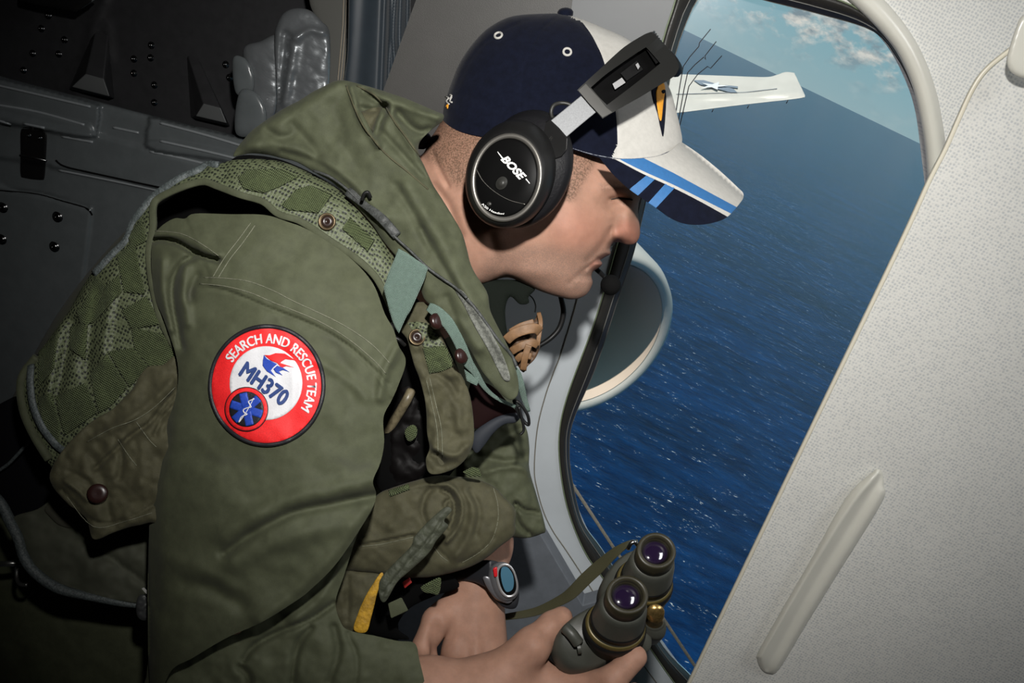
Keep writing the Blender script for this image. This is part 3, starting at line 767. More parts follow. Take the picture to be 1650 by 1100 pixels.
# ================================================================== dark moulded fittings on the left
m_mould = mat('dark_grey_moulding', (0.115, 0.128, 0.132), 0.26, noise=0.06, nscale=40, bump=0.04, bscale=300)
m_up = mat('charcoal_panel', (0.032, 0.032, 0.034), 0.42, noise=0.1, nscale=60)
m_screw = mat('dark_steel_screw', (0.16, 0.16, 0.16), 0.22, metal=1.0)
YB = 1.24
dB = lambda x, y: dY(x, y, YB)
mp_ = thing('moulded_panel', tuple(P(60, 400, 1.35)), 'glossy dark grey moulded panel with stepped ledges and a black latch, left of the man', 'panel')
lo = Relief('panel_body', [(-90, 90, 1), (0, 122), (130, 156), (270, 192), (391, 221), (480, 250), (600, 300, 1), (560, 800, 1), (-90, 900, 1)], m_mould, dB, mp_, k=0.6, kb=0.6, cap=30, step=3.4,
    raised=[([(-150, 100), (0, 128), (146, 166), (160, 178), (157, 205), (146, 222), (60, 208), (-150, 165)], 5, 0.016),
            ([(-150, 140), (0, 168), (120, 196), (146, 203), (140, 222), (60, 208), (-150, 165)], 6, 0.006),
            ([(256, 190), (400, 222), (600, 270), (600, 330), (400, 268), (250, 243), (236, 222), (240, 200)], 5, 0.016),
            ([(256, 225), (400, 252), (600, 300), (600, 330), (400, 268), (250, 243)], 6, 0.006),
            ([(-150, 150), (0, 182), (90, 205), (160, 218), (400, 285), (600, 330), (600, 420), (260, 305), (90, 268), (0, 255), (-150, 230)], 10, 0.006),
            ([(-150, 308), (30, 310), (90, 320), (140, 334), (146, 350), (130, 480), (105, 660), (90, 900), (-150, 900)], 6, 0.007)],
    ridges=[([(85, 268), (180, 288), (262, 305), (330, 322)], 4, 0.004), ([(-60, 303), (10, 307), (60, 312), (100, 323), (140, 335)], 3.0, -0.006)])
m_edge = mat('pale_edge_highlight', (0.26, 0.28, 0.29), 0.2)  # paler than the moulding: ledge highlights put into the colour of thin tubes
for l in ([(-10, 136), (60, 152), (146, 172)], [(-10, 168), (60, 180), (136, 201)], [(100, 220), (150, 229)], [(182, 205), (224, 214)], [(258, 198), (330, 217), (400, 238)], [(258, 227), (330, 243), (400, 260)], [(242, 244), (290, 254), (340, 266)], [(95, 274), (180, 291), (270, 310)], [(-10, 192), (18, 200)], [(38, 199), (72, 206)]):
    link('edge_highlight', online(lo.front, l, 0.0020, 0.0002, 8, 5), m_edge, mp_)
for l in ([(-20, 306), (10, 308), (60, 313), (100, 324), (138, 335), (148, 346)], [(90, 258), (104, 268), (150, 279), (262, 303)]):
    link('panel_groove', online(lo.front, l, 0.0016, 0.0, 6, 5), mat('groove_black', (0.004, 0.004, 0.004), 0.8, spec=0.1), mp_)
def screw(parent, x, y, relief=None, d=None, r=0.0052, name='screw'):
    dd = float(relief.front(x, y)[0]) if relief else d
    c = P(x, y, dd); nrm = np.array([0, -1.0, 0.12]); nrm /= np.linalg.norm(nrm)
    me = join([lathe(c, nrm, [(-0.001, r*1.25), (0.0008, r*1.25), (0.001, r*0.95), (0.0022, r*0.9), (0.004, r*0.55), (0.0046, r*0.25), (0.0036, r*0.2), (0.0036, 0)], 20)])
    return link(name, me, m_screw, parent)
for x, y in [(5, 334), (93, 349), (3, 385), (88, 397)]: screw(mp_, x, y, lo, r=0.0072)
lt = Relief('latch', [(34, 209), (50, 205), (68, 209), (75, 216), (75, 240), (72, 284), (66, 290), (40, 287), (33, 281), (33, 245)], mat('black_latch', (0.008, 0.008, 0.008), 0.3), lambda x, y: lo.front(x, y), mp_, k=0.3, cap=10, step=3)
lt.o['label'] = 'black latch plate'
link('latch_bar', tube3(P(np.array([32, 52, 75]), np.array([250., 253., 259.]), lo.front([32, 52, 75], [250, 253, 259])-0.006), 0.0014, 8), mat('latch_bar_steel', (0.3, 0.3, 0.3), 0.3, metal=1), mp_)
for x, y in [(47, 218), (65, 222)]: screw(mp_, x, y, None, float(lo.front(x, y)[0])-0.006, r=0.0028)

ru = thing('riveted_panel', tuple(P(200, 60, 1.5)), 'near-black riveted panel with two wedge blocks in the upper left', 'panel')
dU = lambda x, y: dY(x, y, 1.36)
up = Relief('panel_body', [(-90, -90, 1), (620, -90, 1), (620, 330, 1), (-90, 330, 1)], m_up, dU, ru, k=0.4, cap=20, step=8,
    ridges=[([(168, 0), (152, 40), (140, 100), (120, 150)], 8, 0.006), ([(170, 38), (178, 100)], 8, 0.004)])
for x, y in [(78, 25), (67, 46), (104, 64), (53, 86), (95, 87), (38, 113), (244, 73), (243, 93), (216, 95), (216, 118), (249, 137), (249, 165), (364, 104), (370, 125), (389, 170), (399, 199)]:
    screw(ru, x, y, up, r=0.0046)
m_wedge = mat('grey_wedge', (0.10, 0.105, 0.105), 0.5)
def wedge(pts, back, name='wedge_block'):
    """sloping block: front face pts, running away to the far line back"""
    a = np.array(pts, float); b = np.array(back, float)
    A = P(a[:, 0], a[:, 1], dU(a[:, 0], a[:, 1])-0.055); B = P(b[:, 0], b[:, 1], dU(b[:, 0], b[:, 1])+0.0)
    me = mesh(np.vstack([A, B]), [(0, 1, 2, 3), (4, 7, 6, 5), (0, 4, 5, 1), (1, 5, 6, 2), (2, 6, 7, 3), (3, 7, 4, 0)]); fixnormals(me)
    me.polygons.foreach_set('material_index', [0, 1, 1, 1, 1, 1])
    bev(link(name, me, [m_wedge, m_up], ru, smooth=False), 0.002)
wedge([(138, 119), (167, 127), (177, 156), (115, 140)], [(158, 32), (176, 38), (186, 160), (110, 145)])
wedge([(328, 167), (356, 174), (366, 199), (315, 187)], [(298, 75), (312, 78), (372, 205), (306, 190)])
bx = Relief('black_bracket_box', [(30, -30, 1), (150, -30, 1), (148, 2, 1), (122, 20, 1), (60, 8, 1), (30, 0, 1)], mat('black_box', (0.004, 0.004, 0.004), 0.5), lambda x, y: dY(x, y, 1.28), None, k=0.3, cap=12, step=4)
tag(bx.o, 'black box cut off by the top edge of the photo, far left', 'box')
link('bracket', tube([(124, 5, 1.33), (129, 13, 1.33), (152, -2, 1.33)], 0.0018, 6), m_wedge, bx.o)

m_foil = mat('silver_foil_wrap', (0.22, 0.235, 0.245), 0.36, metal=0.5, bump=0.35, bscale=60, bdist=0.002, stretch=(1, 1, 2.2))
du = thing('padded_duct', tuple(P(470, 120, 1.35)), 'silver foil wrapped rounded duct between the riveted panel and the grey trim', 'duct')
Relief('duct_wrap', [(442, 70), (446, 40), (458, 20), (478, 13), (500, 17), (518, 34), (531, 52), (532, 110), (527, 170), (520, 220), (440, 230), (446, 160)], m_foil, lambda x, y: dY(x, y, 1.20), du, k=0.5, cap=30, step=4,
       noise=(14, 0.003), ridges=[([(476, 60), (468, 110), (458, 165)], 8, 0.006), ([(460, 55), (455, 110), (447, 165)], 6, -0.010), ([(478, 62), (497, 49), (520, 52)], 6, 0.006)])
Relief('duct_elbow', [(392, 80), (420, 66), (446, 56), (454, 80), (450, 130), (446, 175), (430, 200), (412, 190), (402, 140)], m_foil, lambda x, y: dY(x, y, 1.22), du, k=0.6, cap=30, step=4, noise=(12, 0.0015))
for pts, z in (([(375, 95), (392, 92), (405, 108), (410, 130), (405, 150), (380, 150)], 1.21), ([(385, 150), (408, 146), (424, 165), (430, 190), (420, 215), (380, 215)], 1.20)):
    Relief('duct_boot', pts, m_mould, (lambda z: lambda x, y: dY(x, y, z))(z), du, k=0.6, cap=18, step=4)
col = Relief('trim_1', [(486, -60, 1), (566, -60, 1), (563, 30, 1), (553, 160, 1), (546, 240, 1), (486, 240, 1), (520, 60, 1), (500, 10, 1)], mat('grey_green_trim', (0.10, 0.10, 0.09), 0.5), lambda x, y: dY(x, y, 1.23), None, k=0.3, cap=14, step=4)
tag(col.o, kind='structure')
tl = join([tube([(562-k*4.2, -30, 1.28), (560-k*4.2, 40, 1.28), (552-k*4.2, 140, 1.28), (548-k*4.2, 200, 1.28)], 0.0007, 6) for k in range(3)])
me = join([tube3(P(np.array([563-k*4.2, 561-k*4.2, 552-k*4.2, 546-k*4.2]), np.array([-30., 40, 140, 220]), dY(np.array([563-k*4.2, 561-k*4.2, 552-k*4.2, 546-k*4.2]), np.array([-30., 40, 140, 220]), 1.218)), 0.0009, 6) for k in range(3)])
link('trim_bead', me, mat('tan_bead', (0.30, 0.26, 0.2), 0.5), col.o)
m_curt = mat('slate_blue_curtain', (0.024, 0.034, 0.044), 0.5, noise=0.08, nscale=40, sheen=0.2)
cu = Relief('curtain', [(562, -60, 1), (663, -60, 1), (661, 40), (658, 120), (650, 165), (645, 230, 1), (540, 230, 1), (556, 120), (561, 60)], m_curt, lambda x, y: dY(x, y, 1.12), None, k=0.35, cap=22, step=3,
       ridges=[([(631, -40), (628, 60), (624, 160)], 3.5, 0.006), ([(640, -40), (634, 60), (640, 130), (648, 160)], 3, 0.007), ([(646, -10), (644, 60), (648, 120)], 5, -0.008), ([(657, -40), (656, 60), (652, 140)], 3, 0.006), ([(622, -40), (618, 60), (614, 160)], 5, -0.006), ([(590, -40), (580, 100), (570, 200)], 14, -0.004)])
tag(cu.o, 'dark slate blue curtain hanging in narrow folds left of the grey wall', 'curtain')
# ================================================================== the man
man = thing('person', tuple(P(430, 1000, 0.85)), 'man in olive flight suit leaning forward to look out of the aircraft window', 'person')
SK = (0.325, 0.182, 0.128)
m_skin = mat('skin', SK, 0.58, spec=0.22, noise=0.09, nscale=90, bump=0.25, bscale=700, bdist=0.0005, sss=0.12,
             masks=[('red', (0.36, 0.11, 0.075), 0), ('stubble', (0.17, 0.115, 0.09), 1100), ('hair', (0.06, 0.038, 0.022), 700), ('lip', (0.25, 0.10, 0.075), 0)])
HEAD = [(716, 185), (701, 212), (690, 227), (684, 244), (668, 262), (655, 300), (664, 370), (700, 430), (745, 462), (774, 458), (800, 450), (820, 447), (845, 457), (866, 467),
        (885, 474), (903, 479), (918, 482), (932, 481), (944, 475), (951, 466), (955, 455), (953, 445), (956, 437), (964, 432), (970.5, 425), (967, 419, 1), (975, 414), (983.5, 409), (983, 402),
        (984, 397), (988, 391, 1), (998, 390), (1010, 394), (1021, 393.5), (1028, 387), (1031.5, 376), (1030.5, 362), (1028, 345), (1029, 328), (1034, 312), (1036, 290), (1030, 250), (1010, 190),
        (975, 130), (920, 88), (850, 74), (785, 90), (740, 130)]
def face(X, Y):
    g = lambda x, y, r, a, ry=None: a*np.exp(-((X-x)/r)**2-((Y-y)/(ry or r))**2)
    h = g(925, 372, 42, 0.006)+g(996, 379, 8.5, 0.0045)+g(1016, 376, 14, 0.003)+g(1013, 352, 9, 0.005, 26)
    h -= g(992, 327, 18, 0.007, 12)                               # socket
    h += g(998, 302, 26, 0.006, 9)                                # brow
    h -= g(1010, 391, 6, 0.003, 3)                                # nostril
    h += g(965, 427, 7, 0.0016, 4)+g(976, 409, 8, 0.0012, 4)+g(930, 460, 34, 0.002, 20)+g(850, 440, 50, 0.003, 14)
    h -= g(945, 446, 12, 0.0025, 5)
    h -= g(860, 385, 40, 0.002)
    return h
hd = Relief('body', HEAD, m_skin, 0.80, man, k=0.66, step=2.6, link_it=False, extra=face,
    ridges=[([(986, 366), (984, 378), (988, 388), (998, 391)], 3.4, -0.0016), ([(984, 372), (976, 386), (964, 402), (948, 420)], 6, -0.0020),
            ([(983, 407), (970, 414), (957, 423), (944, 433)], 2.2, -0.0022), ([(946, 432), (930, 445), (918, 456)], 5, -0.0014), ([(960, 437), (948, 441), (938, 440)], 6, -0.0010),
            ([(985, 313), (996, 311), (1014, 312)], 4, 0.0010), ([(982, 321), (996, 319), (1014, 321)], 2.2, -0.0034), ([(984, 327), (998, 326), (1012, 328)], 3, 0.0008), ([(986, 336), (992, 346), (990, 358)], 5, -0.0008),
            ([(700, 300), (722, 330), (742, 380)], 7, -0.004), ([(790, 380), (800, 420), (790, 450)], 9, -0.002), ([(697, 245), (706, 268), (722, 300)], 4, -0.003)],
    masks=[('red', 'poly', [(994, 362), (1020, 355), (1034, 370), (1032, 392), (1008, 398), (990, 394)], 18, 0.35), ('red', 'poly', [(900, 340), (960, 345), (975, 390), (930, 410), (890, 390)], 50, 0.2),
           ('stubble', 'poly', [(770, 440), (800, 400), (870, 395), (930, 400), (975, 398), (990, 402), (990, 430), (960, 490), (900, 490), (840, 475), (770, 462)], 30, 0.7),
           ('hair', 'poly', [(680, 200), (730, 170), (800, 200), (775, 250), (755, 290), (735, 300), (715, 275), (697, 262), (684, 246)], 22, 0.75),
           ('hair', 'poly', [(900, 235), (960, 240), (952, 275), (936, 300), (925, 322), (910, 320), (900, 290)], 14, 0.75),
           ('hair', 'poly', [(968, 296), (1000, 292), (1030, 300), (1030, 308), (1000, 303), (972, 308)], 8, 0.3),
           ('hair', 'line', [(984, 321), (997, 319), (1014, 321)], 2.4, 0.95),
           ('lip', 'poly', [(950, 424), (968, 419), (974, 424), (966, 433), (955, 436)], 4, 0.5), ('lip', 'poly', [(954, 420), (968, 419), (985, 410), (983, 406), (970, 410)], 4, 0.4)])
def C(a, ra, b, rb, *k): return (P(*a), P(*b), ra, rb, *k)
# left hand, loosely closed over the other wrist
lh = flesh([C((800, 800, .92), .026, (782, 880, .878), .026, .012), C((782, 880, .878), .026, (768, 938, .842), .0262, .012, (CX*0.2+Fw*0.97, 1.15)),
            C((768, 938, .842), .0265, (738, 1050, .815), .0145, .006), C((768, 938, .842), .0245, (768, 1062, .811), .0145, .008), C((772, 940, .842), .023, (796, 1048, .820), .0140, .008),
            C((735, 1050, .815), .0135, (722, 1098, .835), .0105, .007), C((765, 1062, .812), .0130, (755, 1112, .835), .0105, .006), C((792, 1050, .820), .0120, (786, 1100, .840), .0100, .006),
            C((722, 1098, .835), .0100, (705, 1096, .862), .009, .005), C((755, 1112, .835), .0100, (735, 1108, .864), .009, .005), C((786, 1100, .840), .0095, (765, 1100, .868), .0085, .005),
            C((745, 968, .835), .0165, (703, 1000, .812), .0140, .008), C((703, 1000, .812), .0132, (684, 1042, .803), .0120, .0025), C((684, 1042, .803), .0120, (691, 1074, .812), .0105, .0025), C((691, 1074, .812), .0100, (702, 1092, .835), .009, .0025)],
           vox=0.0017, bumps=[(P(735, 1052, .80), .010, .0022), (P(766, 1062, .797), .010, .0022), (P(793, 1050, .806), .009, .002), (P(752, 1015, .800), .006, .0008)]+[(P(704-0.9*k, 990+8.5*k, .7925+.0012*k), .0052, -.0050) for k in range(11)]+[(P(750+1.2*k, 1030+9*k, .797), .0045, -.0016) for k in range(6)]+[(P(780+0.6*k, 1030+9*k, .800), .0045, -.0016) for k in range(5)]+[(P(742-1.8*k, 965+11*k, .806-.0008*k), .004, .0009) for k in range(7)]+[(P(768, 965+11*k, .806-.0008*k), .004, .0009) for k in range(7)])
# right hand round the binoculars
rh = flesh([C((440, 1170, .77), .028, (560, 1130, .742), .032, .015), C((560, 1130, .742), .032, (690, 1122, .735), .0305, .015), C((690, 1122, .735), .0300, (775, 1118, .742), .0270, .015),
            C((775, 1118, .742), .0265, (878, 1105, .760), .0250, .016), C((775, 1125, .742), .0250, (875, 1140, .758), .0240, .016),
            C((795, 1100, .742), .0210, (856, 1042, .742), .0165, .014), C((856, 1042, .742), .0150, (889, 1008, .752), .0122, .006), C((889, 1008, .752), .0120, (905, 995, .756), .0100, .004),
            C((870, 1102, .758), .0190, (935, 1110, .742), .0135, .010), C((935, 1110, .742), .0130, (985, 1096, .728), .0120, .006), C((985, 1096, .728), .0118, (1024, 1058, .728), .0100, .004),
            C((875, 1135, .762), .0170, (945, 1146, .748), .0130, .008), C((945, 1146, .748), .0128, (992, 1138, .738), .0115, .005), C((992, 1138, .738), .0112, (1022, 1118, .742), .0098, .004),
            C((875, 1155, .772), .0160, (945, 1175, .762), .0122, .008), C((945, 1175, .762), .0120, (1000, 1162, .752), .0108, .005), C((1000, 1162, .752), .0106, (1022, 1145, .755), .0092, .004),
            C((868, 1165, .785), .0150, (925, 1195, .782), .0110, .008), C((925, 1195, .782), .0106, (975, 1190, .775), .0095, .004), C((975, 1190, .775), .0094, (1008, 1165, .772), .0085, .004)],
           vox=0.0017, bumps=[(P(985, 1100, .716), .008, .0012), (P(862, 1040, .726), .010, .0015), (P(890, 1008, .740), .007, .001)])
# trunk and upper arms under the clothes
tr = flesh([C((700, 400, .835), .045, (650, 470, .89), .055, .04), C((650, 470, .90), .07, (420, 640, .94), .095, .06), C((420, 640, .94), .10, (200, 880, .97), .10, .06),
            C((520, 480, .86), .045, (420, 540, .75), .040, .03), C((420, 540, .75), .036, (390, 960, .735), .036, .03), C((390, 960, .735), .030, (430, 1170, .77), .026, .02), C((430, 1170, .77), .026, (560, 1130, .742), .032, .03),
            C((690, 560, .94), .045, (760, 720, .93), .024, .012), C((760, 720, .93), .024, (788, 805, .92), .023, .010),
            C((200, 900, .98), .10, (0, 1160, 1.0), .075, .05), C((0, 1160, 1.0), .075, (300, 1230, .96), .065, .05)], vox=0.008, blend=0.03)
body = link('body', join([hd.me, lh, rh, tr]), m_skin, man)
# masks survive on the head only: write them back on the joined mesh
for an in ('red', 'stubble', 'hair', 'lip'):
    src = hd.me.attributes[an]; v = np.zeros(len(hd.me.vertices), np.float32); src.data.foreach_get('value', v)
    full = np.zeros(len(body.data.vertices), np.float32); full[:len(v)] = v
    at = body.data.attributes.new(an, 'FLOAT', 'POINT'); at.data.foreach_set('value', full)

link('eyelashes', online(hd.front, [(985, 321), (992, 319.5), (1002, 319), (1012, 320), (1019, 322)], 0.0007, 0.0004, 6, 2), mat('dark_lashes', (0.012, 0.008, 0.006), 0.7), man)
# ------------------------------------------------------------------ flight suit
OL = (0.058, 0.064, 0.036)
m_suit = mat('olive_suit_cloth', OL, 0.72, spec=0.25, noise=0.10, nscale=120, bump=0.30, bscale=1500, bdist=0.0004, sheen=0.03, masks=[('dark_mark', (0.04, 0.042, 0.028), 0)])  # mask mixes a darker olive into a few marks on the sleeve
m_vest = mat('olive_vest_canvas', (0.054, 0.060, 0.034), 0.75, spec=0.25, noise=0.14, nscale=90, bump=0.40, bscale=1200, bdist=0.0005, sheen=0.03)
m_brown = mat('brown_olive_canvas', (0.056, 0.053, 0.029), 0.75, spec=0.25, noise=0.15, nscale=90, bump=0.40, bscale=1200, bdist=0.0005, sheen=0.03)
m_lining = mat('shade_black_lining', (0.0035, 0.0035, 0.0035), 0.9, spec=0.02)  # lining coloured near black to hold the deep shade of the gaps
m_thread = mat('pale_thread', (0.10, 0.105, 0.07), 0.8, col2=(0.17, 0.17, 0.12), noise=0.5, nscale=420)
suit = Relief('flight_suit', [(20, 640), (110, 480), (240, 340), (380, 290), (560, 330), (700, 430), (780, 490), (800, 580), (835, 650), (842, 720), (800, 800), (760, 870), (700, 930), (640, 990), (600, 1060), (560, 1190), (200, 1230), (-80, 1230), (-110, 960), (-30, 760)],
       m_suit, 0.94, man, k=0.9, cap=170, step=8, noise=(50, 0.006)).o
ARM = [(246, 385), (258, 366), (280, 352), (298, 352), (314, 344), (370, 345), (425, 346), (460, 356), (500, 372), (560, 412), (600, 455), (620, 505), (634, 530), (642, 556), (654, 582), (642, 620), (631, 645), (618, 672), (619, 713), (613, 745),
       (601, 775), (606, 797), (596, 826), (545, 904), (500, 950), (469, 973), (420, 1003), (364, 1028), (310, 1060), (276, 1080), (252, 1130), (240, 1090), (238, 960), (240, 860), (244, 770), (262, 700), (283, 640), (286, 585), (266, 520), (250, 480), (244, 430)]
AF = [(240, 360), (300, 320), (430, 310), (540, 350), (640, 440), (675, 560), (665, 700), (650, 830), (610, 950), (520, 1050), (400, 1120), (290, 1160), (245, 1130), (240, 1000), (238, 860), (244, 770), (262, 700), (270, 620), (262, 540), (240, 450)]
arm = Relief('suit_sleeve', ARM, m_suit, 0.715, suit, k=0.56, step=4, form=AF, noise=(70, 0.005),
    ridges=[([(362, 892), (385, 874), (418, 853), (473, 826), (545, 810), (606, 798)], 8, -0.008), ([(380, 905), (430, 880), (500, 855), (560, 845)], 18, 0.006), ([(360, 860), (420, 825), (480, 800), (560, 785), (610, 772)], 16, 0.006),
            ([(247, 388), (262, 386), (285, 391), (310, 405), (330, 414), (350, 419)], 4.5, -0.016), ([(250, 378), (290, 378), (330, 398), (352, 410)], 6, 0.003),
            ([(312, 412), (288, 430), (278, 460), (280, 500), (292, 560)], 6, -0.009), ([(298, 430), (296, 470), (302, 520)], 9, 0.006), ([(262, 420), (262, 470), (276, 530)], 7, 0.005), ([(318, 445), (306, 470), (306, 482)], 7, -0.005),
            ([(320, 462), (364, 468), (436, 497), (509, 526), (560, 556), (600, 592), (626, 620)], 2.4, -0.003),
            ([(250, 700), (290, 720), (330, 735)], 20, -0.003), ([(300, 940), (340, 948), (390, 975)], 14, -0.005), ([(270, 900), (320, 915), (370, 945)], 14, 0.003),
            ([(640, 560), (620, 600), (612, 640)], 8, 0.006), ([(300, 580), (340, 540), (420, 515)], 16, 0.002), ([(540, 560), (560, 600), (570, 650)], 14, -0.002), ([(470, 560), (545, 600), (590, 640)], 10, 0.003),
            ([(255, 640), (262, 720), (248, 800), (250, 980)], 10, -0.004), ([(420, 1000), (470, 960), (540, 890), (590, 820)], 12, 0.005)],
    raised=[([(320, 462), (364, 468), (436, 497), (509, 526), (560, 556), (600, 592), (640, 640), (700, 500), (560, 330), (400, 330), (300, 330), (340, 446)], 3, 0.0016)],
    masks=[('dark_mark', 'poly', [(300, 470), (316, 462), (312, 480), (304, 488)], 8, 0.7), ('dark_mark', 'line', [(340, 735), (380, 745), (420, 740)], 9, 0.4), ('dark_mark', 'line', [(548, 742), (575, 752), (596, 748)], 7, 0.45), ('dark_mark', 'line', [(525, 540), (545, 560), (556, 580)], 9, 0.35)])
FA = [(640, 1032), (668, 1036), (676, 1064), (686, 1110), (694, 1190), (230, 1230), (236, 1090), (250, 1040), (320, 1010), (400, 985), (470, 940), (520, 900), (560, 850), (590, 822), (600, 822), (578, 856), (555, 925), (541, 968), (548, 1000), (562, 1015), (604, 1024)]
FF = [(680, 1030), (720, 1120), (700, 1300), (230, 1300), (225, 1090), (250, 1020), (350, 960), (450, 900), (540, 840), (600, 800), (615, 830), (575, 920), (560, 970), (575, 1005), (620, 1010)]
fore = Relief('suit_forearm', FA, m_suit, 0.745, suit, k=0.95, kb=1.0, step=4, form=FF, noise=(40, 0.004), cap=90,
    ridges=[([(393, 1062), (410, 1040), (450, 1018), (500, 998), (538, 972)], 5, -0.007), ([(386, 1075), (400, 1090), (400, 1120)], 6, -0.006), ([(538, 1010), (545, 1050), (530, 1100)], 6, -0.006), ([(500, 1012), (480, 1040), (470, 1100)], 6, -0.006), ([(560, 1020), (575, 1060), (572, 1110)], 4, -0.003), ([(470, 1000), (520, 960), (560, 880)], 8, 0.004)])
link('yoke_stitching', join([online(arm.front, l, 0.00038, 0.0003, 5, 3) for l in (
    [(329, 447), (360, 448), (400, 453), (440, 468), (473, 485), (545, 519), (596, 552), (628, 585)], [(322, 457), (362, 461), (402, 471), (440, 487), (509, 515), (560, 545), (602, 580), (622, 602)],
    [(404, 359), (385, 385), (362, 415), (343, 446)], [(411, 363), (392, 390), (370, 418), (352, 447)], [(250, 372), (290, 376), (320, 390), (352, 412)])]), m_thread, suit)
link('far_sleeve', Relief('x', [(735, 700), (770, 688), (800, 674), (832, 672), (848, 690), (853, 720), (853, 755), (864, 795), (879, 850), (872, 860), (842, 867), (800, 860), (760, 870), (730, 830)], m_suit, 0.872, None, k=0.75, step=4, noise=(22, 0.006), link_it=False,
    ridges=[([(832, 812), (845, 822), (868, 826)], 4, -0.012), ([(830, 812), (833, 840), (858, 866)], 4, -0.010), ([(780, 760), (830, 750), (856, 765)], 6, 0.006), ([(770, 735), (820, 745), (852, 735)], 7, -0.008), ([(855, 770), (866, 810), (878, 852)], 3, 0.004), ([(845, 690), (820, 700), (790, 730)], 8, -0.006)]).me, m_suit, suit)
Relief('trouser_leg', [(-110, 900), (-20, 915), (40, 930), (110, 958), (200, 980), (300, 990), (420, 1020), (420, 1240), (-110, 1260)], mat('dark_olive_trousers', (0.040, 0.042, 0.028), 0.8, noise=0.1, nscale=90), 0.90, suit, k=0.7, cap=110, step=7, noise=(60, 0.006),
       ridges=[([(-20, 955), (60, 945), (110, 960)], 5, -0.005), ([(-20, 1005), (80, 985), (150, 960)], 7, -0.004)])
Relief('undershirt_collar', [(770, 448), (800, 450), (840, 452), (862, 464), (852, 478), (852, 488), (838, 490), (822, 478), (814, 500), (818, 540), (826, 570), (800, 560), (780, 500)], mat('black_mesh_cloth', (0.007, 0.009, 0.007), 0.8, spec=0.05, bump=0.6, bscale=500), 0.80, suit, k=0.4, step=4)
Relief('collar_roll', [(658, 214), (675, 210), (692, 216), (694, 230), (684, 240), (668, 238), (658, 228)], mat('navy_pad', (0.007, 0.009, 0.016), 0.5), 0.80, suit, k=0.7, step=3)

# ------------------------------------------------------------------ sleeve patch
m_red = mat('red_embroidery', (0.72, 0.012, 0.014), 0.6, noise=0.12, nscale=900, bump=0.5, bscale=1800, bdist=0.0004)
m_wht = mat('white_embroidery', (0.62, 0.62, 0.64), 0.6, noise=0.05, nscale=900, bump=0.4, bscale=1800, bdist=0.0004)
m_blk = mat('black_embroidery', (0.010, 0.010, 0.013), 0.5, bump=0.5, bscale=1500, bdist=0.0005)
m_blu = mat('navy_embroidery', (0.018, 0.045, 0.17), 0.6, noise=0.1, nscale=900)
m_blu2 = mat('royal_blue_embroidery', (0.012, 0.05, 0.36), 0.6, noise=0.12, nscale=900, bump=0.4, bscale=1800, bdist=0.0004)
sf = arm.front
def z8(pts): return [(300+x/4.78, 500+y/4.78) for x, y in pts]
pm = [m_red, m_wht, m_blk, m_blu, m_blu2]; pc = []
pc.append((drape(ell(430, 621, 90, 94), sf, 0.0016, 0.0016, 5), 0))
pc.append((online(sf, ell(430, 621, 91, 95.3), 0.0018, 0.0012, 8, 4, True), 2))
pc.append((drape(ell(428.6, 617, 58.6, 59.5), sf, 0.0021, 0.0006, 4), 1))
pc.append((drape(ell(397, 659, 35.5, 36), sf, 0.0026, 0.0005, 4), 2))
pc.append((drape(ell(397, 659, 34, 34.5), sf, 0.0030, 0.0005, 4), 0))
pc.append((drape(ell(397, 659, 28, 28.5), sf, 0.0034, 0.0005, 4), 2))
for k in range(3):
    an = math.radians(18+60*k); c_, s_ = math.cos(an), math.sin(an)
    pc.append((drape([(397+c_*u-s_*v, 659+s_*u+c_*v) for u, v in [(-26.5, -6.5), (26.5, -6.5), (26.5, 6.5), (-26.5, 6.5)]], sf, 0.0038+0.0001*k, 0.0005, 3, smooth_n=0), 4))
pc.append((online(sf, z8([(525, 680), (500, 690), (480, 700), (490, 725), (500, 745), (470, 750), (440, 765), (450, 790), (470, 800), (430, 815), (415, 840), (405, 862)]), 0.0005, 0.0046, 5, 2), 1))
pc.append((online(sf, z8([(520, 675), (470, 770), (408, 862)]), 0.00035, 0.0046, 5, 3), 1))
pc.append((drape(z8([(600, 342), (640, 345), (690, 328), (760, 332), (850, 388), (765, 374), (735, 392), (726, 404), (835, 440), (770, 428), (748, 436), (740, 448), (700, 405), (650, 385)]), sf, 0.0027, 0.0005, 1.5, smooth_n=0, dense=False), 0))
pc.append((drape(z8([(598, 342), (622, 372), (660, 392), (700, 412), (668, 440), (652, 462), (690, 512), (620, 468), (588, 425), (590, 385)]), sf, 0.00275, 0.0005, 1.5, smooth_n=0, dense=False), 4))
pc.append((drape(z8([(672, 450), (700, 425), (745, 440), (795, 474), (745, 458), (715, 470), (742, 500), (690, 478)]), sf, 0.0028, 0.0005, 1.5, smooth_n=0, dense=False), 4))
def tx(x0, y0, dirx, diry, upx, upy, Lpx, H, surf, lift):
    def f(X, Y, w):
        x = x0+dirx*X/w*Lpx+upx*Y/0.72*H; y = y0+diry*X/w*Lpx+upy*Y/0.72*H
        return P(x, y, surf(x, y)-lift)
    return f
a36 = math.radians(36)
for dx_, dy_, k_ in ((0, 0, 0), (1.1, 0.8, 1), (-1.1, -0.8, 2), (0.5, -0.9, 3), (-0.5, 0.9, 4)):
    pc.append((text_mesh('MH370', tx(383+dx_, 602+dy_, math.cos(a36), math.sin(a36), math.sin(a36)*0.92, -math.cos(a36)*1.02, 88, 26.5, sf, 0.0034+0.00004*k_)), 3))
def arct(cx, cy, r0, a0, a1, H, surf, lift):
    def f(X, Y, w):
        a = np.radians(a0+(a1-a0)*X/w); r = r0+Y/0.72*H
        x = cx+r*np.cos(a); y = cy+r*1.03*np.sin(a); return P(x, y, surf(x, y)-lift)
    return f
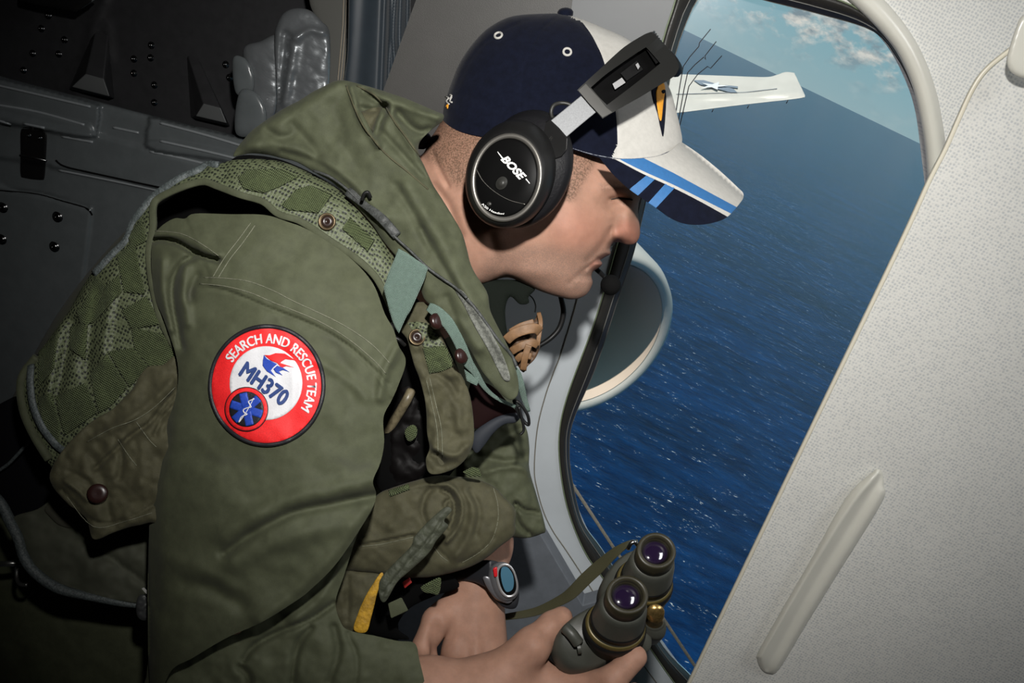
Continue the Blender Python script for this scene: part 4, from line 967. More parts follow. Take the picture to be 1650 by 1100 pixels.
for k_, (da, dr) in enumerate(((0, 0), (0.45, 0.3), (-0.45, -0.3))):
    pc.append((text_mesh('SEARCH AND RESCUE TEAM', arct(430, 620, 65.5+dr, -148+da, 33+da, 15.5, sf, 0.0026+0.00004*k_)), 1))
patch = link('sleeve_patch', join(pc), pm, suit)
patch['label'] = 'round red, white and black embroidered patch on the sleeve'
# ================================================================== baseball cap
m_navy = mat('navy_cap_cloth', (0.003, 0.0042, 0.011), 0.85, spec=0.08, noise=0.18, nscale=160, bump=0.4, bscale=1400, bdist=0.0004, sheen=0.05)
m_capw = mat('off_white_cap_cloth', (0.40, 0.39, 0.36), 0.75, noise=0.05, nscale=200, bump=0.35, bscale=1400, bdist=0.0004)
m_lblue = mat('light_blue_cloth', (0.018, 0.105, 0.27), 0.7, noise=0.06, nscale=300)
m_gold = mat('gold_embroidery', (0.62, 0.26, 0.012), 0.6, noise=0.1, nscale=600)
cap = thing('baseball_cap', tuple(P(900, 150, 0.8)), 'navy baseball cap with white front panels and blue striped brim on the man', 'cap')
CAPO = [(716, 196), (714, 184), (716, 168), (723, 146), (737, 109), (750, 86), (766, 65), (783, 48), (803, 35), (822, 27), (843, 23.5), (872, 22), (901, 22), (926, 27), (970, 44), (1014, 65), (1052, 100), (1078, 140), (1090, 180), (1097, 210), (1099, 228), (1091, 240), (1079, 248), (1061, 254), (1043, 257), (1014, 259.5), (995, 258.5),
        (966, 254), (923, 241), (880, 232), (820, 226), (770, 219), (737, 210)]
CAPF = [(712, 190), (714, 168), (723, 146), (737, 109), (750, 86), (766, 65), (783, 48), (803, 35), (822, 27), (843, 23.5), (872, 22), (901, 22), (926, 27), (970, 44), (1014, 65), (1052, 100), (1078, 140), (1092, 180), (1102, 225), (1106, 290), (1080, 370), (1010, 430), (900, 460), (780, 430), (720, 330), (706, 240)]
crown = Relief('crown', CAPO, [m_navy, m_capw], 0.80, cap, k=0.70, step=3.2, form=CAPF, noise=(60, 0.002), lines=[[(928, 24), (940, 38), (953, 56), (963, 75), (971, 93), (982, 130), (990, 165), (994, 200), (995, 230), (995, 262)]],
    regions=[[(927, 18), (940, 38), (953, 56), (963, 75), (971, 93), (982, 130), (990, 165), (994, 200), (995, 230), (995, 275), (1150, 275), (1150, 18)]],
    ridges=[([(712, 180), (735, 203), (770, 212), (820, 219), (880, 226), (923, 234), (966, 246), (1014, 252), (1061, 247), (1092, 232)], 1.6, -0.0008), ([(905, 24), (870, 50), (845, 110), (838, 170), (836, 220)], 1.8, -0.0010), ([(895, 24), (840, 35), (780, 70), (745, 120), (728, 170)], 1.8, -0.0008),
            ([(920, 26), (953, 56), (971, 93), (990, 165), (995, 255)], 1.8, -0.0010), ([(716, 170), (760, 190), (800, 200)], 8, 0.0012), ([(750, 150), (800, 172), (850, 180)], 9, -0.0012)])
cf = crown.front
link('button', lathe(P(911, 21, 0.80), np.array([0.12, -0.25, 0.96]) if False else (P(911, 8, 0.795)-P(911, 22, 0.80)), [(-0.002, 0.0072), (0.001, 0.0075), (0.003, 0.006), (0.0042, 0.003), (0.0045, 0)], 24), m_navy, cap)
for x, y, r in ((803, 57, -20), (914, 83.5, 10)):
    a, b = (6.0, 4.4) if x < 850 else (6.2, 5.6)
    link('eyelet', online(cf, ell(x, y, a, b, r, 16), 0.0011, 0.0006, 8, 1.5, True), m_capw, cap)
link('band_stitching', online(cf, [(923, 239), (945, 246), (966, 251), (992, 255), (1014, 256), (1043, 254), (1061, 251), (1078, 244)], 0.00035, 0.0003, 5, 3), mat('dashed_thread', (0.30, 0.32, 0.36), 0.7, col2=(0.01, 0.013, 0.03), nscale=520), cap)
em = [(drape([(1050, 142), (1058, 134), (1068, 132), (1073, 150), (1073, 175), (1069, 219), (1064, 205), (1060, 185), (1053, 162)], cf, 0.0009, 0.0008, 2), 0),
      (drape([(1060, 139), (1068, 133), (1072, 142), (1069, 165), (1066, 193), (1062, 190), (1058, 165), (1057, 152)], cf, 0.0016, 0.0008, 2), 1),
      (drape([(1066, 147), (1070, 144), (1073, 147), (1069, 151)], cf, 0.0022, 0.0006, 1.5), 0)]
me = link('front_emblem', join(em), [m_navy, m_gold], cap); me['label'] = 'gold and navy pointed emblem'
em = [(online(cf, l, 0.0008, 0.0006, 5, 1.5), 0) for l in ([(718, 156), (723, 158), (719, 163), (724, 168)], [(724, 153), (728, 154), (724, 160)], [(728, 156), (725, 163), (729, 165)])]+[(online(cf, [(719, 172), (722, 168), (721, 175)], 0.0008, 0.0006, 5, 1.5), 1)]
link('back_emblem', join(em), [m_capw, m_gold], cap)
BR = [(966, 254, 1), (995, 256), (1043, 254), (1075, 246), (1097, 228, 1), (1128, 249), (1160, 275), (1188, 301), (1197, 310), (1198, 317), (1194, 325), (1176, 346), (1159, 356), (1130, 362), (1101, 360), (1078, 350), (1057, 335), (1014, 305), (990, 283), (976, 267)]
u0 = np.array([1097., 228.]); u1 = np.array([1198., 315.]); un = np.array([-(u1-u0)[1], (u1-u0)[0]]); un /= np.linalg.norm(un)
def brim_d(X, Y):
    t = np.clip(((X-u0[0])*un[0]+(Y-u0[1])*un[1])/105, 0, 1.4)
    return 0.800-0.078*np.sqrt(np.clip(1-(1-np.minimum(t, 1))**2, 0, 1))
P1 = [(1036, 254), (1060, 266), (1086, 279), (1134, 305), (1160, 319), (1188, 334)]
P2 = [(997, 255), (1005, 260), (1035, 275), (1086, 298), (1130, 320), (1180, 345)]
P3 = [(985, 254), (1000, 261), (1035, 279.5), (1086, 303), (1130, 325.5), (1174, 350)]
cc = lambda p: [(*p[0], 1)]+list(p[1:-1])+[(*p[-1], 1)]
brim = Relief('brim', BR, [m_capw, m_lblue, m_capw, m_navy, m_lblue], brim_d, cap, k=0.03, step=3.4, lines=[P1, P2, P3, [(1041, 283), (1015, 304)], [(1055, 289), (1030, 313)], [(1072, 296), (1045, 326)], [(1087, 303), (1057, 335)]],
    regions=[(cc(P1)+[(1215, 350, 1), (1215, 380, 1), (950, 380, 1), (950, 250, 1)], 1), (cc(P2)+[(1200, 370, 1), (950, 380, 1), (950, 250, 1)], 2), (cc(P3)+[(1200, 372, 1), (950, 380, 1), (950, 250, 1)], 3),
             ([(1041, 283, 1), (1055, 289, 1), (1030, 313, 1), (1026, 320, 1), (1008, 310, 1)], 4), ([(1072, 296, 1), (1087, 303, 1), (1057, 335, 1), (1050, 345, 1), (1036, 336, 1)], 4)])

# ================================================================== headset
m_blackp = mat('matt_black_plastic', (0.008, 0.008, 0.008), 0.42, spec=0.22, noise=0.05, nscale=300, bump=0.12, bscale=2500, bdist=0.0002)
m_gloss = mat('satin_black_plastic', (0.003, 0.003, 0.003), 0.45, spec=0.06)
m_leath = mat('black_leatherette', (0.006, 0.006, 0.007), 0.5, spec=0.2, bump=0.4, bscale=500, bdist=0.0006)
m_gun = mat('gunmetal_ring', (0.22, 0.21, 0.19), 0.42, metal=0.8)
m_mag = mat('brushed_magnesium', (0.16, 0.165, 0.17), 0.55, metal=0.2, spec=0.3, noise=0.12, nscale=900)
m_dgrey = mat('dark_grey_plastic', (0.020, 0.020, 0.018), 0.45, spec=0.35, bump=0.1, bscale=2500, bdist=0.0002)
m_print = mat('pale_print', (0.62, 0.62, 0.60), 0.5)
hs = thing('aviation_headset', tuple(P(830, 280, 0.70)), 'black aviation headset with round ear cup worn over the navy cap', 'headset')
TX, TY = -0.00020, 0.00002
link('ear_cushion', loft([(849, 272, 84, 62, -70, .752+TX*(849-816)+TY*(272-286), TX, TY), (848, 272, 94, 70, -70, .742+TX*(848-816)+TY*(272-286), TX, TY), (847, 272, 98, 74, -70, .728+TX*(847-816)+TY*(272-286), TX, TY), (845, 273, 97, 73, -70, .716+TX*(845-816)+TY*(273-286), TX, TY), (840, 276, 88, 67, -70, .706+TX*(840-816)+TY*(276-286), TX, TY)], 64), m_leath, hs)
cupm = loft([(828, 279, 86, 67, -74, .712+TX*(828-816)+TY*(279-286), TX, TY), (824, 280, 89, 70, -74, .703+TX*(824-816)+TY*(280-286), TX, TY), (820, 282, 87, 69, -75, .693+TX*(820-816)+TY*(282-286), TX, TY), (817.5, 284, 82, 65, -76, .6845+TX*(817.5-816)+TY*(284-286), TX, TY), (816.5, 285, 76.5, 60, -77, .6795+TX*(816.5-816)+TY*(285-286), TX, TY), (816, 286, 72, 56.5, -78, .6775+TX*(816-816)+TY*(286-286), TX, TY)], 72)
link('ear_cup', cupm, m_blackp, hs)
link('cup_ring', loft([(816, 286, 73, 57.5, -78, .6785+TX*(816-816)+TY*(286-286), TX, TY), (816, 286, 71.5, 56.5, -78, .6752+TX*(816-816)+TY*(286-286), TX, TY), (816, 286, 69, 54.5, -78, .6745+TX*(816-816)+TY*(286-286), TX, TY), (816, 286, 64, 50, -78, .6753+TX*(816-816)+TY*(286-286), TX, TY), (816, 286, 63.5, 49.5, -78, .679+TX*(816-816)+TY*(286-286), TX, TY)], 72), m_gun, hs)
link('cup_cap', loft([(816, 286, 63.5, 49.7, -78, .680+TX*(816-816)+TY*(286-286), TX, TY), (816, 286, 63.3, 49.5, -78, .6758+TX*(816-816)+TY*(286-286), TX, TY), (816, 286, 60, 47, -78, .6748+TX*(816-816)+TY*(286-286), TX, TY), (816, 287, 30, 24, -78, .6744+TX*(816-816)+TY*(287-286), TX, TY), (816, 287, 3, 3, -78, .6744+TX*(816-816)+TY*(287-286), TX, TY)], 64), m_gloss, hs)
link('cup_seam', tube([(x, y, .6744+TX*(x-816)) for x, y in ((768, 273), (778, 291), (796, 308), (820, 322), (846, 329))], 0.00028, 5), m_gun, hs)
link('vent', loft([(808, 295, 12, 9.5, -60, .6742+TX*(808-816)+TY*(295-286), TX, TY), (808, 295, 11, 8.5, -60, .6730+TX*(808-816)+TY*(295-286), TX, TY), (807.5, 294.5, 7.2, 6.6, -60, .6730+TX*(807.5-816)+TY*(294.5-286), TX, TY), (807.5, 294.5, 6.4, 5.9, -60, .6716+TX*(807.5-816)+TY*(294.5-286), TX, TY), (807.5, 294.5, 1, 1, -60, .6714+TX*(807.5-816)+TY*(294.5-286), TX, TY)], 28), [m_dgrey], hs)
link('sensor', loft([(788, 328.5, 4.5, 4, 0, .6748+TX*(788-816)+TY*(328.5-286), TX, TY), (788, 328.5, 3.5, 3, 0, .6738+TX*(788-816)+TY*(328.5-286), TX, TY)], 20), m_dgrey, hs)
def flat(x, y, dd=0.6736): return lambda X, Y: dd+TX*(np.asarray(X)-816)+TY*(np.asarray(Y)-286)
a47 = math.radians(46.5); fc = flat(0, 0)
tm = [text_mesh('BOSE', tx(806.5, 256.5, math.cos(a47), math.sin(a47), math.sin(a47)*0.97, -math.cos(a47)*1.0, 49, 12.5, fc, 0), shear=0.30, bold=0.04)]
tm += [slab([(801, 244), (802.5, 244.5), (811.5, 255.2), (809.2, 256.4)], fc, 0.0003), slab([(846.5, 288.5), (848, 287.4), (854, 295), (853, 296)], fc, 0.0003)]
link('logo_lettering', join(tm), m_print, hs, smooth=False)
link('model_lettering', text_mesh('A20 Headset', (lambda X, Y, w: P(816-62*np.sin(np.radians(45-46*X/w))*0.80+Y/0.72*2-1-4+0*X, 286+56*np.cos(np.radians(45-46*X/w))-Y/0.72*3.0+3.5, .6736+TX*(816-62*np.sin(np.radians(45-46*X/w))*0.80-816))), bold=0.01), m_print, hs, smooth=False)
link('yoke', join([slab([(857, 213), (872, 201), (886, 192), (901, 206), (915, 222), (914, 240), (905, 252), (889, 258), (880, 240), (870, 225)], lambda x, y: .690-0.00028*(x-885), 0.012), tube([(862, 210, .694), (884, 252, .694), (906, 262, .702), (914, 246, .706)], 0.0035, 10)]), m_blackp, hs); 
bev(hs.children[-1], 0.0015)
link('side_letter', text_mesh('R', tx(884, 223, 0.75, 0.66, 0.66, -0.75, 6, 6, lambda x, y: .6893-0.00028*(np.asarray(x)-885), 0)), m_dgrey, hs, smooth=False)
sl = link('slider', slab([(885, 196), (912, 174), (940, 151), (964, 178), (936, 201), (910, 223)], lambda x, y: .692-0.00002*(x-900), 0.004), m_mag, hs, smooth=False); bev(sl, 0.0006)
def slab_hole(outer, hole_, dfun, thick, nin=6):
    o_ = spl(outer, True, nin); h_ = spl(hole_, True, nin); n1, n2 = len(o_), len(h_)
    A = np.vstack([o_, h_]); vo, eo, fo, *_ = delaunay_2d_cdt([Vector(p) for p in A], [(i, (i+1) % n1) for i in range(n1)]+[(n1+i, n1+(i+1) % n2) for i in range(n2)], [], 1, 1e-5)
    V2 = np.array([tuple(v) for v in vo]); F = [tuple(f) for f in fo]; c = np.array([V2[list(f)].mean(0) for f in F])
    k_ = inside(c[:, 0], c[:, 1], o_) & ~inside(c[:, 0], c[:, 1], h_); F = [f for f, q in zip(F, k_) if q]
    d = dfun(V2[:, 0], V2[:, 1]); n = len(V2); ed = {}
    for f in F:
        for i in range(3): ed[(f[i], f[(i+1) % 3])] = 1
    side = [(b, a, a+n, b+n) for (a, b) in ed if (b, a) not in ed]
    me = mesh(np.vstack([P(V2[:, 0], V2[:, 1], d), P(V2[:, 0], V2[:, 1], d+thick)]), F+[tuple(n+i for i in reversed(f)) for f in F]+side); fixnormals(me); return me
bd_ = lambda x, y: .688+0.052*np.clip(((x-930)*0.74-(y-150)*0.67)/175, 0, 1.3)**2
BO = [(930, 145, 1), (948, 128), (968, 110), (988, 91), (1008, 74), (1032, 59), (1044, 53), (1052, 52), (1062, 62), (1075, 76), (1087, 92), (1094, 106), (1090, 118), (1082, 126), (1058, 140), (1032, 156), (1000, 174), (971, 191, 1), (950, 168)]
BH = [(952, 141, 1), (975, 121), (1000, 103), (1028, 84, 1), (1041, 76, 1), (1052, 88), (1064, 102, 1), (1042, 120), (1014, 142), (978, 169, 1), (965, 156)]
hb = link('headband_housing', slab_hole(BO, BH, bd_, 0.016), mat('charcoal_plastic', (0.010, 0.010, 0.009), 0.5, spec=0.25), hs, smooth=False); bev(hb, 0.0018, 3)
bev(link('housing_end', slab([(931, 145.5), (944, 134), (954, 145), (966, 158), (977, 172), (988, 181), (971, 190), (950, 168)], lambda x, y: bd_(x, y)-0.0010, 0.004), mat('grey_plastic_end', (0.045, 0.044, 0.040), 0.5, spec=0.3), hs, smooth=False), 0.0006)
inn = link('headband_inset', slab([(948, 143), (1000, 100), (1043, 74), (1068, 103), (1014, 146), (978, 172)], lambda x, y: bd_(x, y)+0.012, 0.004), m_gloss, hs, smooth=False)
link('adjuster', join([slab([(987, 135), (1002, 125), (1008, 133), (991, 144)], lambda x, y: bd_(x, y)+0.006, 0.005), slab([(1024, 104), (1028, 101), (1031, 107), (1028, 112)], lambda x, y: bd_(x, y)+0.004, 0.006)]), mat('pale_metal', (0.6, 0.6, 0.6), 0.3, metal=0.6), hs, smooth=False)
link('adjuster_post', join([slab([(1042, 80), (1050, 77), (1064, 98), (1057, 103)], lambda x, y: bd_(x, y)+0.004, 0.008), slab([(1000, 118), (1026, 98), (1036, 112), (1010, 130)], lambda x, y: bd_(x, y)+0.009, 0.005)]), m_blackp, hs, smooth=False)
band = strap([(1058, 80, .748), (1072, 92, .756), (1079, 102, .775), (1079, 106, .81), (1070, 105, .85), (1050, 95, .885), (1000, 130, .905)], 0.026, 0.009, up=CX*0.6+CY*0.75, seg=20)
link('headband', band, m_leath, hs)
link('ridged_grip', join([tube([(1049+2.6*k, 55+3.6*k, .728), (1054+2.6*k, 51.5+3.6*k, .742)], 0.0011, 6) for k in range(7)]), m_blackp, hs)
link('far_ear_cup', loft([(905, 290, 70, 52, -70, .872), (905, 290, 76, 58, -70, .885), (905, 290, 70, 52, -70, .905)], 40), m_leath, hs)
link('cable_loop', tube([(890, 190, .700), (888, 180, .698), (892, 170, .698), (902, 166, .70), (914, 167, .70), (925, 172, .70)], 0.0016, 8), m_dgrey, hs)
link('microphone_boom', tube([(880, 380, .90), (910, 415, .885), (935, 425, .865), (955, 430, .838), (966, 438, .826), (976, 448, .818)], 0.0024, 10), m_blackp, hs)
mc = P(984, 459, .812)
link('microphone_foam', lathe(mc, CX*0.6+CY*0.5+Fw*0.1, [(-0.0098+0.0196*t, 0.0098*math.sqrt(max(0, 1-(2*t-1)**2))) for t in np.linspace(0, 1, 14)], 28), mat('black_foam', (0.004, 0.004, 0.004), 0.9, spec=0.1, bump=0.8, bscale=1300, bdist=0.0008), hs)
link('cable', tube([(880, 440, .85), (898, 462, .85), (904, 480, .855), (908, 503, .862), (902, 527, .865), (888, 544, .865), (868, 557, .862), (845, 566, .858)], [0.0021, 0.0023, 0.0026, 0.0028, 0.0028, 0.0026, 0.0024, 0.002], 10), m_blackp, hs)
bt = hs
link('thin_lead', tube([(846, 470, .85), (858, 480, .852), (863, 492, .855), (862, 503, .857)], 0.0007, 6), m_blackp, hs)

# ================================================================== wristwatch
wt = thing('wristwatch', tuple(P(815, 935, .80)), 'grey digital wristwatch with red button and black strap on the man\'s far wrist', 'watch')
m_wc = mat('silver_grey_plastic', (0.22, 0.22, 0.23), 0.35, metal=0.4); m_ws = mat('black_watch_strap', (0.012, 0.013, 0.016), 0.5)
link('strap', join([Relief('x', [(706, 944), (722, 922), (752, 906), (780, 902), (800, 904), (808, 912), (800, 926), (796, 944), (784, 946), (765, 938), (740, 936), (722, 942)], m_ws, lambda x, y: .800+0.0004*np.abs(x-790), None, k=0.3, step=3, link_it=False).me,
    Relief('x', [(796, 962), (812, 966), (834, 950), (836, 965), (832, 978), (822, 981), (808, 976)], m_ws, .806, None, k=0.4, step=3, link_it=False).me]), m_ws, wt)
link('case', loft([(808, 938, 30, 21, 72, .812), (809, 938, 33, 23.5, 72, .804), (812, 937, 33, 22, 72, .797), (815, 936, 31, 18.5, 74, .792)], 40, power=2.3), mat('grey_plastic', (0.085, 0.085, 0.09), 0.35), wt)
link('lug', Relief('x', [(778, 930), (790, 930), (800, 950), (812, 962), (826, 966), (818, 972), (800, 964), (787, 950)], m_wc, .797, None, k=0.4, step=3, link_it=False).me, mat('dark_silver', (0.15, 0.15, 0.16), 0.3, metal=0.5), wt)
link('bezel', loft([(816, 935, 29, 17, 76, .7935), (817, 935, 28.5, 16.5, 76, .7895), (817.5, 935, 25.5, 14, 76, .7890), (817.5, 935, 24, 13, 76, .7905)], 40, power=2.3), mat('silver_bezel', (0.52, 0.52, 0.53), 0.28, metal=0.7), wt)
link('glass', loft([(817.5, 935, 24, 13, 76, .7906), (817.5, 935, 23.8, 12.8, 76, .7902)], 40, power=2.4), m_gloss, wt)
link('display', slab([(809, 914), (818, 914), (826, 925), (828, 940), (825, 950), (816, 953), (810, 942), (807, 926)], .7896, 0.0004, 5), mat('blue_grey_lcd', (0.05, 0.13, 0.19), 0.25), wt, smooth=False)
bev(link('button', slab([(794, 915), (801, 912), (802, 929), (796, 930)], .7885, 0.005), mat('red_button', (0.45, 0.01, 0.015), 0.3), wt, smooth=False), 0.0012)

# ================================================================== binoculars
m_bin = mat('olive_grey_armour', (0.048, 0.050, 0.041), 0.45, noise=0.08, nscale=60, bump=0.06, bscale=700)
m_eye = mat('dark_olive_rubber', (0.026, 0.023, 0.012), 0.45)
m_brass = mat('olive_brass_ring', (0.10, 0.078, 0.025), 0.38, metal=0.3)
m_lens = mat('violet_coated_lens', (0.012, 0.006, 0.022), 0.04, coat=1.0, spec=1.0)
bn = thing('binoculars', tuple(P(985, 1010, .75)), 'olive green binoculars held upright below the window, eyepieces towards the camera', 'binoculars')
gx, gy = 0.00012, -0.00034
def barrel(dx, dy, dz, sc=1.0):
    def s(cx, cy, a, b, d, rot=18): return (cx+dx, cy+dy, a*sc, b*sc, rot, d+dz, gx, gy)
    bo = link('barrel', loft([s(983, 1032, 47, 38, .752), s(990, 1014, 46.5, 37, .735), s(992.5, 1007, 45.5, 36, .7285), s(997, 997, 43.5, 35, .7215), s(1003, 980, 40.5, 33, .709), s(1004.5, 975, 38.5, 32, .7055), s(1006, 972, 34, 30, .7035)], 56), m_bin, bn)
    link('flange', loft([s(988, 1018, 50, 40, .740), s(989, 1015, 52, 41.5, .737), s(991, 1010, 51.5, 41, .7325), s(992, 1008, 48, 38.5, .7315)], 56), m_blackp, bo)
    link('ring', loft([s(990.5, 1011, 48.5, 39, .7335), s(991.5, 1008.5, 49.5, 39.5, .731), s(992.5, 1006, 48.8, 39, .7285), s(993, 1005, 46, 37, .728)], 56), m_brass, bo)
    link('focus_ring', loft([s(994.5, 1003, 45.6, 36.5, .7262), s(996.5, 998, 45.0, 36.2, .7225), s(997, 997, 43, 35, .722)], 56), m_blackp, bo)
    link('eyecup', loft([s(1006, 972, 34.5, 30.5, .7045), s(1008, 965, 34.8, 31, .699), s(1010.5, 958.5, 34.5, 31, .6935), s(1011, 957, 33.2, 30, .6925), s(1011, 957, 27, 24.5, .6927), s(1010, 959, 25, 22.5, .697), s(1009, 962, 24, 21.5, .701)], 56), m_eye, bo)
    link('eyepiece_lens', loft([s(1009.5, 961, 24.5, 22, .7005), s(1009.8, 960, 18, 16, .6987), s(1010, 959.6, 9, 8, .6978), s(1010, 959.5, .5, .5, .6976)], 40), m_lens, bo)
    return bo
barrel(0, 0, 0); barrel(47, -71, 0.012, 0.93)
hsg = link('prism_housing', join([loft([(966, 1022, 60, 42, -28, .7370, .00010, -.0001), (961, 1025, 69, 46, -30, .7410, .0001, -.0001), (957, 1030, 73, 47, -30, .750, .0001, -.0001), (953, 1040, 72, 44, -28, .772), (948, 1050, 66, 40, -28, .797), (945, 1056, 52, 36, -28, .815)], 56, power=2.35),
    ]), m_bin, bn)
link('prism_housing', loft([(1022, 938, 54, 40, -52, .752), (1018, 942, 60, 44, -52, .760), (1014, 950, 60, 44, -52, .785), (1010, 958, 50, 38, -50, .815)], 48, power=2.3), m_bin, bn)
link('objective_barrel', loft([(945, 1056, 44, 34, 18, .80), (938, 1068, 40, 32, 18, .84), (935, 1074, 41, 33, 18, .855)], 40), m_bin, bn)
link('objective_barrel', loft([(1006, 962, 42, 34, 18, .80), (998, 980, 38, 31, 18, .845), (996, 985, 39, 32, 18, .86)], 40), m_bin, bn)
link('bridge', loft([(1052, 1004, 26, 18, 50, .742), (1050, 1008, 27, 19, 50, .752), (1044, 1018, 24, 17, 50, .78)], 30), m_bin, bn)
link('focus_knob', join([loft([(1054, 1000, 15, 12, 12, .741), (1056, 990, 14.5, 11.5, 12, .731), (1056.5, 985, 14.5, 12, 12, .728), (1057, 983, 12.5, 10, 12, .7265), (1057, 983, .5, .5, 12, .7262)], 32)]), mat('worn_brass_knob', (0.50, 0.33, 0.12), 0.30, metal=0.9, noise=0.4, nscale=260), bn)
link('hinge_post', loft([(1052, 1012, 17, 13, 12, .752), (1054, 1003, 17.5, 13.5, 12, .742), (1054, 1001, 15, 12, 12, .741)], 32), m_bin, bn)
link('side_lug', Relief('x', [(1036, 1012), (1046, 1014), (1050, 1030), (1048, 1044), (1040, 1050), (1032, 1036), (1032, 1020)], m_bin, .745, None, k=0.5, step=3, link_it=False).me, m_bin, bn)
link('strap_lug', join([tube([(912, 1012, .731), (922, 1022, .727), (932, 1036, .727)], 0.0052, 12), tube([(930, 1044, .727), (936, 1043, .727)], 0.0050, 12)]), m_bin, bn)
link('strap_lug', join([tube([(1012, 884, .752), (1016, 876, .75), (1022, 873, .75), (1027, 878, .752)], 0.0020, 10)]), mat('chrome_lug', (0.5, 0.5, 0.5), 0.2, metal=1), bn)
link('strap_keeper', strap([(893, 1042, .752), (898, 1052, .742), (912, 1060, .736)], 0.018, 0.002), m_blackp, bn)
st_ = pxline([(1028, 872, .765), (1014, 875, .765), (992, 889, .775), (966, 912, .79), (943, 933, .80), (921, 955, .81), (899, 969, .82), (863, 985, .835), (819, 993, .85), (780, 998, .875), (740, 1000, .90)], 6)
ww = np.interp(np.linspace(0, 10, len(st_)), range(11), [0.003, 0.005, 0.009, 0.0125, 0.0125, 0.012, 0.010, 0.0085, 0.007, 0.006, 0.006])
s_ = link('neck_strap', tube3(st_, 0, 14, flat=(ww, 0.0016), up=-Fw*0.8+CY*0.6), mat('olive_nylon_strap', (0.050, 0.048, 0.022), 0.6, bump=0.4, weave=320, bdist=0.0004), bn)
# ================================================================== survival vest
m_mesh = bpy.data.materials.new('open_mesh_fabric'); m_mesh.use_nodes = True; nt = m_mesh.node_tree; L = nt.links.new; p = nt.nodes['Principled BSDF']; p.inputs['Roughness'].default_value = 0.6
tc = nn(nt, 'ShaderNodeTexCoord'); v = nn(nt, 'ShaderNodeTexVoronoi', _Scale=330.0, _Randomness=0.25); L(tc.outputs['Object'], v.inputs['Vector'])
r = nn(nt, 'ShaderNodeValToRGB'); r.color_ramp.elements[0].position = 0.34; r.color_ramp.elements[0].color = (0.010, 0.013, 0.007, 1); r.color_ramp.elements[1].position = 0.46; r.color_ramp.elements[1].color = (0.085, 0.10, 0.052, 1)
L(v.outputs['Distance'], r.inputs[0]); L(r.outputs[0], p.inputs['Base Color']); b = nn(nt, 'ShaderNodeBump'); b.inputs['Distance'].default_value = 0.001; b.inputs['Strength'].default_value = 0.8; L(v.outputs['Distance'], b.inputs['Height']); L(b.outputs[0], p.inputs['Normal'])
m_web = mat('olive_webbing', (0.082, 0.104, 0.044), 0.62, noise=0.15, nscale=350, bump=0.9, weave=210, bdist=0.0012)
m_teal = mat('sea_green_webbing', (0.105, 0.155, 0.128), 0.55, noise=0.08, nscale=300, bump=0.7, weave=300, bdist=0.0005)
m_velcro = mat('grey_hook_tape', (0.115, 0.12, 0.105), 0.85, noise=0.35, nscale=420, bump=0.8, bscale=900, bdist=0.0008)
m_zip = mat('grey_blue_zip_tape', (0.060, 0.072, 0.072), 0.55, noise=0.4, nscale=500, bump=0.8, bscale=700, bdist=0.0008)
m_snap = mat('bronze_snap', (0.13, 0.095, 0.055), 0.42, metal=0.8)
m_zip2 = mat('dark_zip_tape', (0.035, 0.038, 0.036), 0.6, noise=0.4, nscale=500, bump=0.6, bscale=700, bdist=0.0006)
m_lac = mat('dark_red_brown_lacquer', (0.020, 0.007, 0.006), 0.32)
m_snapd = mat('dark_snap_lacquer', (0.018, 0.009, 0.007), 0.35)
vest = thing('survival_vest', tuple(P(420, 700, .80)), 'olive survival vest with wide hood collar, mesh, webbing and pouches over the flight suit', 'vest')
VO = [(640, 432), (622, 385), (600, 356), (570, 325), (545, 304), (510, 284), (460, 262), (420, 256), (376, 258), (352, 264), (335, 262), (318, 272), (296, 280), (270, 296), (244, 314), (226, 335), (210, 356), (201, 384), (180, 405), (150, 437), (128, 470), (112, 500), (92, 528), (70, 558), (50, 585), (34, 600), (28, 622), (34, 660), (50, 700), (78, 745), (110, 780), (180, 800), (244, 780), (262, 700), (284, 640), (286, 600), (284, 562),
      (262, 522), (250, 482), (242, 440), (240, 400), (246, 367), (246, 330), (256, 317), (290, 301), (326, 291), (350, 298), (387, 312), (424, 323), (449, 343), (485, 355), (534, 387), (571, 412), (601, 439), (618, 466), (630, 500), (640, 520), (650, 500)]
VF = [(650, 440), (622, 385), (600, 356), (570, 325), (545, 304), (510, 284), (460, 262), (420, 256), (376, 256), (318, 270), (270, 294), (226, 333), (201, 382), (150, 435), (112, 498), (70, 556), (34, 598), (26, 622), (34, 670), (70, 780), (200, 960), (400, 1020), (600, 900), (700, 700), (690, 560)]
sh = Relief('vest_shell', VO, [m_mesh], 0.735, vest, k=0.40, kb=0.10, step=4, form=VF, noise=(45, 0.004), cap=150,
    ridges=[([(118, 520), (104, 580), (92, 640)], 9, -0.006), ([(160, 470), (146, 540), (140, 610)], 9, -0.005), ([(100, 500), (88, 560), (76, 640)], 9, 0.004), ([(180, 480), (170, 540), (166, 580)], 8, 0.004)])
vs = sh.front
def flatpatch(name, pts, m, lift=0.0015, thick=0.0012, surf=vs, step=3.5, parent=vest, sn=3):
    return link(name, drape(pts, surf, lift, thick, step, smooth_n=sn), m, parent)
